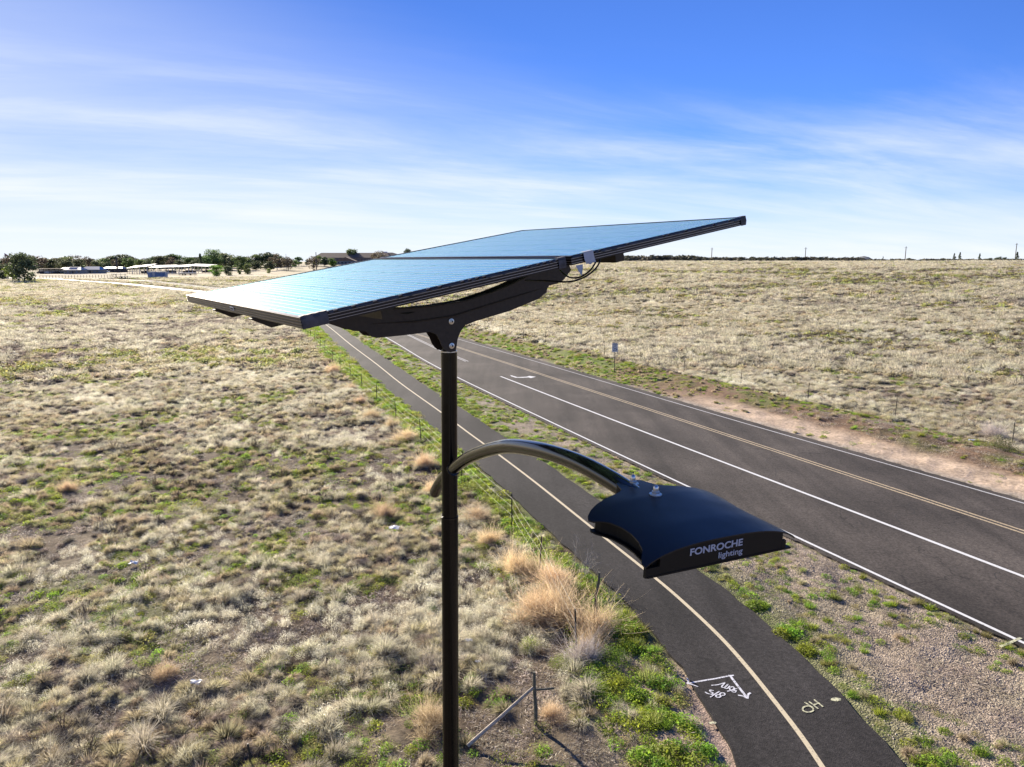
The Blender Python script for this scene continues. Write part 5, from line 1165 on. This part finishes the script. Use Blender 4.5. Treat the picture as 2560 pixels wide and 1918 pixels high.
carport(381, 436, 684.5, 666.5, 'second carport, with a slightly rusty white roof', -.03)
carport(434, 486, 684, 665.5, 'third carport from the left with a bluish white roof', -.06)
carport(482, 537, 683, 664, 'fourth and rightmost carport next to the round bright tree', .04)
def spot(px, y):
    u = (px - 1280) / FPX; x = u * (y * math.cos(PITCH) + EYE * math.sin(PITCH)); return x, y, float(terrain(np.array([x]), np.array([float(y)]))[0])
def house(px, py_base, w, dpt, h, rh, wallm, roofm, label, cat='house', name='house', ridge='x', win=4, door=True, solar=False):
    x0, y0, z0 = spot(px, -py_base) if py_base < 0 else (*bpos(px, py_base), 0); r = empty(name, (x0, y0, z0)); tag(r, label, cat)
    b = MB(); b.box((0, 0, h / 2), (w, dpt, h)); b.build('wall', wallm, r)
    e = .5; b = MB()
    if ridge == 'x': v = [(-w / 2 - e, -dpt / 2 - e, h + .01), (w / 2 + e, -dpt / 2 - e, h + .01), (w / 2 + e, dpt / 2 + e, h + .01), (-w / 2 - e, dpt / 2 + e, h + .01), (-w / 2 + rh, 0, h + rh), (w / 2 - rh, 0, h + rh)]; f = [(0, 1, 5, 4), (2, 3, 4, 5), (1, 2, 5), (3, 0, 4), (3, 2, 1, 0)]
    else: v = [(-w / 2 - e, -dpt / 2 - e, h + .01), (w / 2 + e, -dpt / 2 - e, h + .01), (w / 2 + e, dpt / 2 + e, h + .01), (-w / 2 - e, dpt / 2 + e, h + .01), (0, -dpt / 2 - e, h + rh), (0, dpt / 2 + e, h + rh)]; f = [(1, 2, 5, 4), (3, 0, 4, 5), (0, 1, 4), (2, 3, 5), (3, 2, 1, 0)]
    b.add(v, f); rf_ = b.build('roof', roofm, r)
    if solar: b = MB(); n = Vector((0, -rh, dpt / 2 + e)).normalized(); b.add([(-w * .25, -dpt * .42, h + rh * .2), (w * .25, -dpt * .42, h + rh * .2), (w * .25, -dpt * .1, h + rh * .85), (-w * .25, -dpt * .1, h + rh * .85)], [(0, 1, 2, 3)]); o = b.build('roof_panel', M_solar, rf_); o.location = (0, -.1, .12)
    for i in range(win):
        xx = -w / 2 + w * (i + .5) / win; b = MB(); b.box((xx, -dpt / 2 - .02, h * .55), (min(1.5, w / win * .5), .06, h * .35)); b.build('window', M_glass, r)
    if door: b = MB(); b.box((w * .02, -dpt / 2 - .03, 1.05), (1, .07, 2.1)); b.build('door', M_dkwall, r)
    return r
house(190, 685, 12, 8, 2.8, 2, M_bluewall, M_roofw, 'low house with a pale metal roof left of the spreading green tree', solar=True)
house(234, 684, 14, 9, 2.8, 2.2, M_bluewall, M_solar, 'low blue walled house with a solar roof behind the cars')
house(288, 681, 16, 8, 3, 1.4, M_dkwall, M_roofw, 'dark house with a flat white roof near the chimney stack')
house(175, 683, 10, 8, 3, 1.2, M_dkwall, M_roofw, 'small house with a cream roof at the right end of the long shed')
x0, y0 = bpos(133, 684.5); sh = empty('open_shed', (x0, y0, 0)); tag(sh, 'long low open shed with a thin flat roof right of the largest dark tree', 'shed')
b = MB(); b.box((0, 0, 3.5), (25, 9, .25)); b.build('roof', M_brownroof, sh)
b = MB(); b.box((0, 4.3, 1.7), (24.5, .2, 3.4)); b.build('back_wall', M_whitew, sh)
for i in range(7): b = MB(); b.box((-12 + 4 * i, -4.2, 1.7), (.2, .2, 3.4)); b.build('post', M_dkwall, sh)
for i, dx in enumerate((-9, -3.5, 2.5, 8)):
    b = MB(); b.box((0, 0, .7), (4.3, 1.8, .8)); b.box((.2, 0, 1.3), (2.4, 1.6, .6)); o = b.build('stored_vehicle', [M_dkwall, M_whitew, M_dkwall, M_greenp][i]); o.location = (x0 + dx, y0, 0); tag(o, ['dark vehicle at the left end inside the long low shed', 'white vehicle left of the middle inside the long low shed', 'dark vehicle right of the middle inside the long low shed', 'greenish vehicle at the right end inside the long low shed'][i], 'vehicle')
def car(px, pyb, m, label, rz=.2):
    x0, y0 = bpos(px, pyb); r = empty('parked_car', (x0, y0, 0), rz); tag(r, label, 'car')
    prof = [(-2.2, .35), (-2.25, .85), (-1.7, 1.0), (-1.0, 1.48), (.5, 1.5), (1.2, 1.02), (2.1, .88), (2.25, .4)]; b = MB(); n = len(prof)
    b.add([(x, -.85, z) for x, z in prof] + [(x, .85, z) for x, z in prof], [tuple(range(n)), tuple(range(n, 2 * n))[::-1]] + [(i, (i + 1) % n, n + (i + 1) % n, n + i) for i in range(n)]); b.build('body', m, r)
    b = MB(); b.box((-.2, 0, 1.22), (1.5, 1.73, .32)); b.build('side_window', M_glass, r)
    for x in (-1.35, 1.35):
        for y in (-.82, .82): b = MB(); b.lathe((x, y - .1, .33), [(.33, 0), (.33, .2)], Vector((0, 1, 0)), 14); b.build('wheel', M_black, r)
car(250, 682, M_blue, 'light blue car parked in front of the wide green tree'); car(267, 681.5, M_whitew, 'white car parked right of the light blue one'); car(296, 680, M_whitew, 'white car parked by the dark house near the chimney stack', 1.2)
# blue container shed, trailers, rails, stacks
x0, y0 = bpos(395, 695.5); cs_ = empty('blue_container', (x0, y0, 0)); tag(cs_, 'blue corrugated storage container with a white door in weeds', 'container')
W_ = 43 / FPX * y0; H_ = 15 / FPX * y0
b = MB(); b.box((0, 0, H_ / 2), (W_, 3, H_)); b.build('body', M_blue, cs_)
for i in range(18): b = MB(); b.box((-W_ / 2 + W_ * (i + .5) / 18, -1.56, H_ / 2), (W_ / 36, .1, H_ * .92)); b.build('rib', M_blue, cs_)
b = MB(); b.box((-W_ * .14, -1.65, H_ * .46), (W_ * .15, .08, H_ * .85)); b.build('door', M_roofw, cs_)
b = MB(); b.box((0, 0, H_ + .06), (W_ + .3, 3.3, .12)); b.build('roof', M_roofw, cs_)
b = MB(); b.lathe((W_ * -.1, 0, H_ + .12), [(.12, 0), (.2, .3), (.05, .7)], n=8); b.build('orange_vent', mat('orange', (.6, .18, .08), .6), cs_)
def flat_rack(px, pyb, w, h, m, label, layers=3, name='equipment_trailer'):
    x0, y0 = bpos(px, pyb); r = empty(name, (x0, y0, 0)); tag(r, label, 'trailer')
    for i in range(layers): b = MB(); b.box(((i % 2) * .5, 0, .5 + h * i / layers), (w * (1 - .12 * i), 2.2, .25)); b.build('deck', m, r)
    for x in (-.45, -.15, .15, .45): b = MB(); b.box((x * w, -1.12, h / 2), (.15, .15, h)); b.build('stake', m, r)
    for x in (-.25, -.1, .2): b = MB(); b.lathe((x * w, -1.2, .45), [(.45, 0), (.45, .25)], Vector((0, 1, 0)), 12); b.build('wheel', M_black, r)
flat_rack(300, 697, 7.5, 2.6, M_greenp, 'green stacked farm trailer left of the blue container')
flat_rack(312, 698.5, 4.5, 1.6, M_greenp, 'small green trailer in front of the stacked farm trailer', 2)
flat_rack(470, 688.5, 11, 1.4, M_dkwall, 'dark flatbed trailer with white load right of the blue container', 2)
x0, y0 = bpos(470, 688); b = MB()
for i in range(7): b.box((-5 + 1.6 * i, 0, 1.45), (1.3, 1.8, .35))
o = b.build('white_load', M_whitew); o.location = (x0, y0, 0); tag(o, 'white boards lying on the dark flatbed trailer', 'load')
def rail_fence(px0, py0, px1, py1, n, h, m, label, name='rail_fence'):
    a = Vector(spot(px0, -py0) if py0 < 0 else (*bpos(px0, py0), 0)); c = Vector(spot(px1, -py1) if py1 < 0 else (*bpos(px1, py1), 0)); r = empty(name, a); tag(r, label, 'fence')
    for i in range(n): p = (c - a) * i / (n - 1); b = MB(); b.box((p.x, p.y, h / 2), (.15, .15, h)); b.build('post', m, r)
    for k in (.5, .95): b = MB(); b.tube([(0, 0, h * k), tuple((c - a) + Vector((0, 0, h * k)))], .06, 5); b.build('rail', m, r)
rail_fence(420, 686, 450, 686, 8, 1.5, M_rail, 'white stall rails behind the blue container'); rail_fence(318, 686.5, 374, 686.5, 10, 1.5, M_oldwood, 'brown rail fence between the trailers and the container')
rail_fence(100, 697, 290, 694, 26, 1.6, M_oldwood, 'thin dark fence along the yard behind the pale dirt road')
rail_fence(688, -725, 815, -725, 22, 1.8, M_rail, 'long white fence before the small brown roofed house')
# weeds heap in front of the container
x0, y0 = bpos(395, 700)
for i in range(14):
    px = 325 + i * 9.5; xx, yy = bpos(px, 697 + (i % 3)); o = link('weed_mound', M_shapes['darkbush']); o.location = (xx, yy, 0); o.scale = (2.4, 2.0, 1.4 + .5 * (i % 3)); o.rotation_euler = (0, 0, i); tag(o, 'dark weed mound in the row below the blue container', 'weeds', 'weed mounds below the container')
# school-like buildings at the right of the left half
house(717, -740, 14, 12, 3.6, 3.6, M_bluewall, M_brownroof, 'small house with a brown hipped roof left of the round tree', win=4)
house(887, -800, 84, 26, 6.5, 5.4, M_tan, M_brownroof, 'long building with a broad brown roof behind the solar panel edge', 'building', 'long_hall', win=12)
house(868, -750, 19, 10, 4.0, 4.0, M_bluewall, M_brownroof, 'blue gabled hall in front of the long brown roofed building', 'building', 'gabled_hall', 'y', 5)
x0, y0, z0 = spot(968, 800); o = empty('roof_tower', (x0, y0, z0 - 1)); tag(o, 'hipped brown roof wing with rooftop units at the right end of the long building', 'building'); b = MB(); b.box((0, 14, 5), (30, 14, 10)); b.build('wall', M_tan, o); b = MB(); b.add([(-16, 6, 10), (16, 6, 10), (16, 22, 10), (-16, 22, 10), (-4, 14, 13.5), (4, 14, 13.5)], [(0, 1, 5, 4), (2, 3, 4, 5), (1, 2, 5), (3, 0, 4)]); b.build('roof', M_brownroof, o); b = MB(); b.box((-4, 12, 13.6), (5, 3, 1.6)); b.build('rooftop_unit', M_rail, o)
# chimney stack, masts, flag
def mast(px, top, dist, rad, label, m=M_bark, name='mast'):
    p = at(px, dist); b = MB(); h = EYE + (652 - top) / FPX * dist; b.tube([(0, 0, 0), (0, 0, h)], [rad, rad * .8], 8); o = b.build(name, m); o.location = tuple(p); tag(o, label, 'mast'); return o, h
mast(294, 643, 560, .7, 'dark chimney stack above the left tree line', M_dkwall, 'chimney_stack'); mast(792, 631, 560, .35, 'thin dark chimney by the left end of the long brown roof', M_dkwall, 'chimney_stack'); mast(717, 635, 600, .15, 'thin antenna mast above the small brown roofed house')
fm, fh = mast(17, 633, 520, .12, 'flagpole with a drooping flag at the far left', M_rail, 'flagpole')
b = MB(); b.add([(0, 0, fh), (3.6, 0, fh - 2.2), (3.2, .1, fh - 3.6), (0, 0, fh - 1.8)], [(0, 1, 2, 3)]); o = b.build('flag', vary(mat('flag_cloth', (.30, .20, .22), .8), 1.5, .6), fm)
# concrete tables / bleachers right of the far field
x0, y0 = bpos(705, 678); r = empty('bleacher', (x0, y0, 0)); tag(r, 'small dark wooden bleacher in the field left of the round tree', 'bleacher')
for i in range(4): b = MB(); b.box((1.2 * i, 0, .6 + .5 * i), (1.1, 7, .1)); b.build('bench', M_oldwood, r)
for i in range(6): b = MB(); b.box((-.5 + i, -3.4, 1.2), (.12, .12, 2.4)); b.build('post', M_oldwood, r)

# far dirt tracks: thin sheets above the ground
def track(name, pts, w, m, label, z=.02):
    P = resample(spline([bpos(x, y) for x, y in pts], 6), 3.0); o = strip(name, offset(P, -w / 2), offset(P, w / 2), z, m, skirt=.3); tag(o, label, kind='structure'); return o
M_dust = vary(mat('pale_dust', (.56, .50, .43), .9), .3, .12); M_dust2 = vary(mat('grey_dust', (.40, .35, .31), .9), .3, .12)
P_ = Pall[(np.hypot(Pall[:, 0], Pall[:, 1]) > 165)]; o = strip('pale_path', offset(P_, -2.3), offset(P_, 2.3), .24, mat('glare_concrete', (.62, .57, .50), .8), skirt=.3); tag(o, 'pale continuation of the path with sun glare in its colour, curving away to the far left', kind='structure')  # far path sheet whitened, sun glare painted into its concrete colour
track('dirt_road', [(-40, 697), (90, 695), (170, 697), (290, 699.5), (380, 704)], 7.0, M_dust, 'pale dirt road crossing the yard at the far left', .12)
track('dirt_track', [(95, 688.5), (200, 686), (330, 684), (560, 684)], 5.0, M_dust, 'pale dirt track in front of the houses and carports', .12)
print('tris', sum(len(o.data.loop_triangles) if o.type == 'MESH' else 0 for o in bpy.data.objects if not (o.type == 'MESH' and o.data.calc_loop_triangles())))
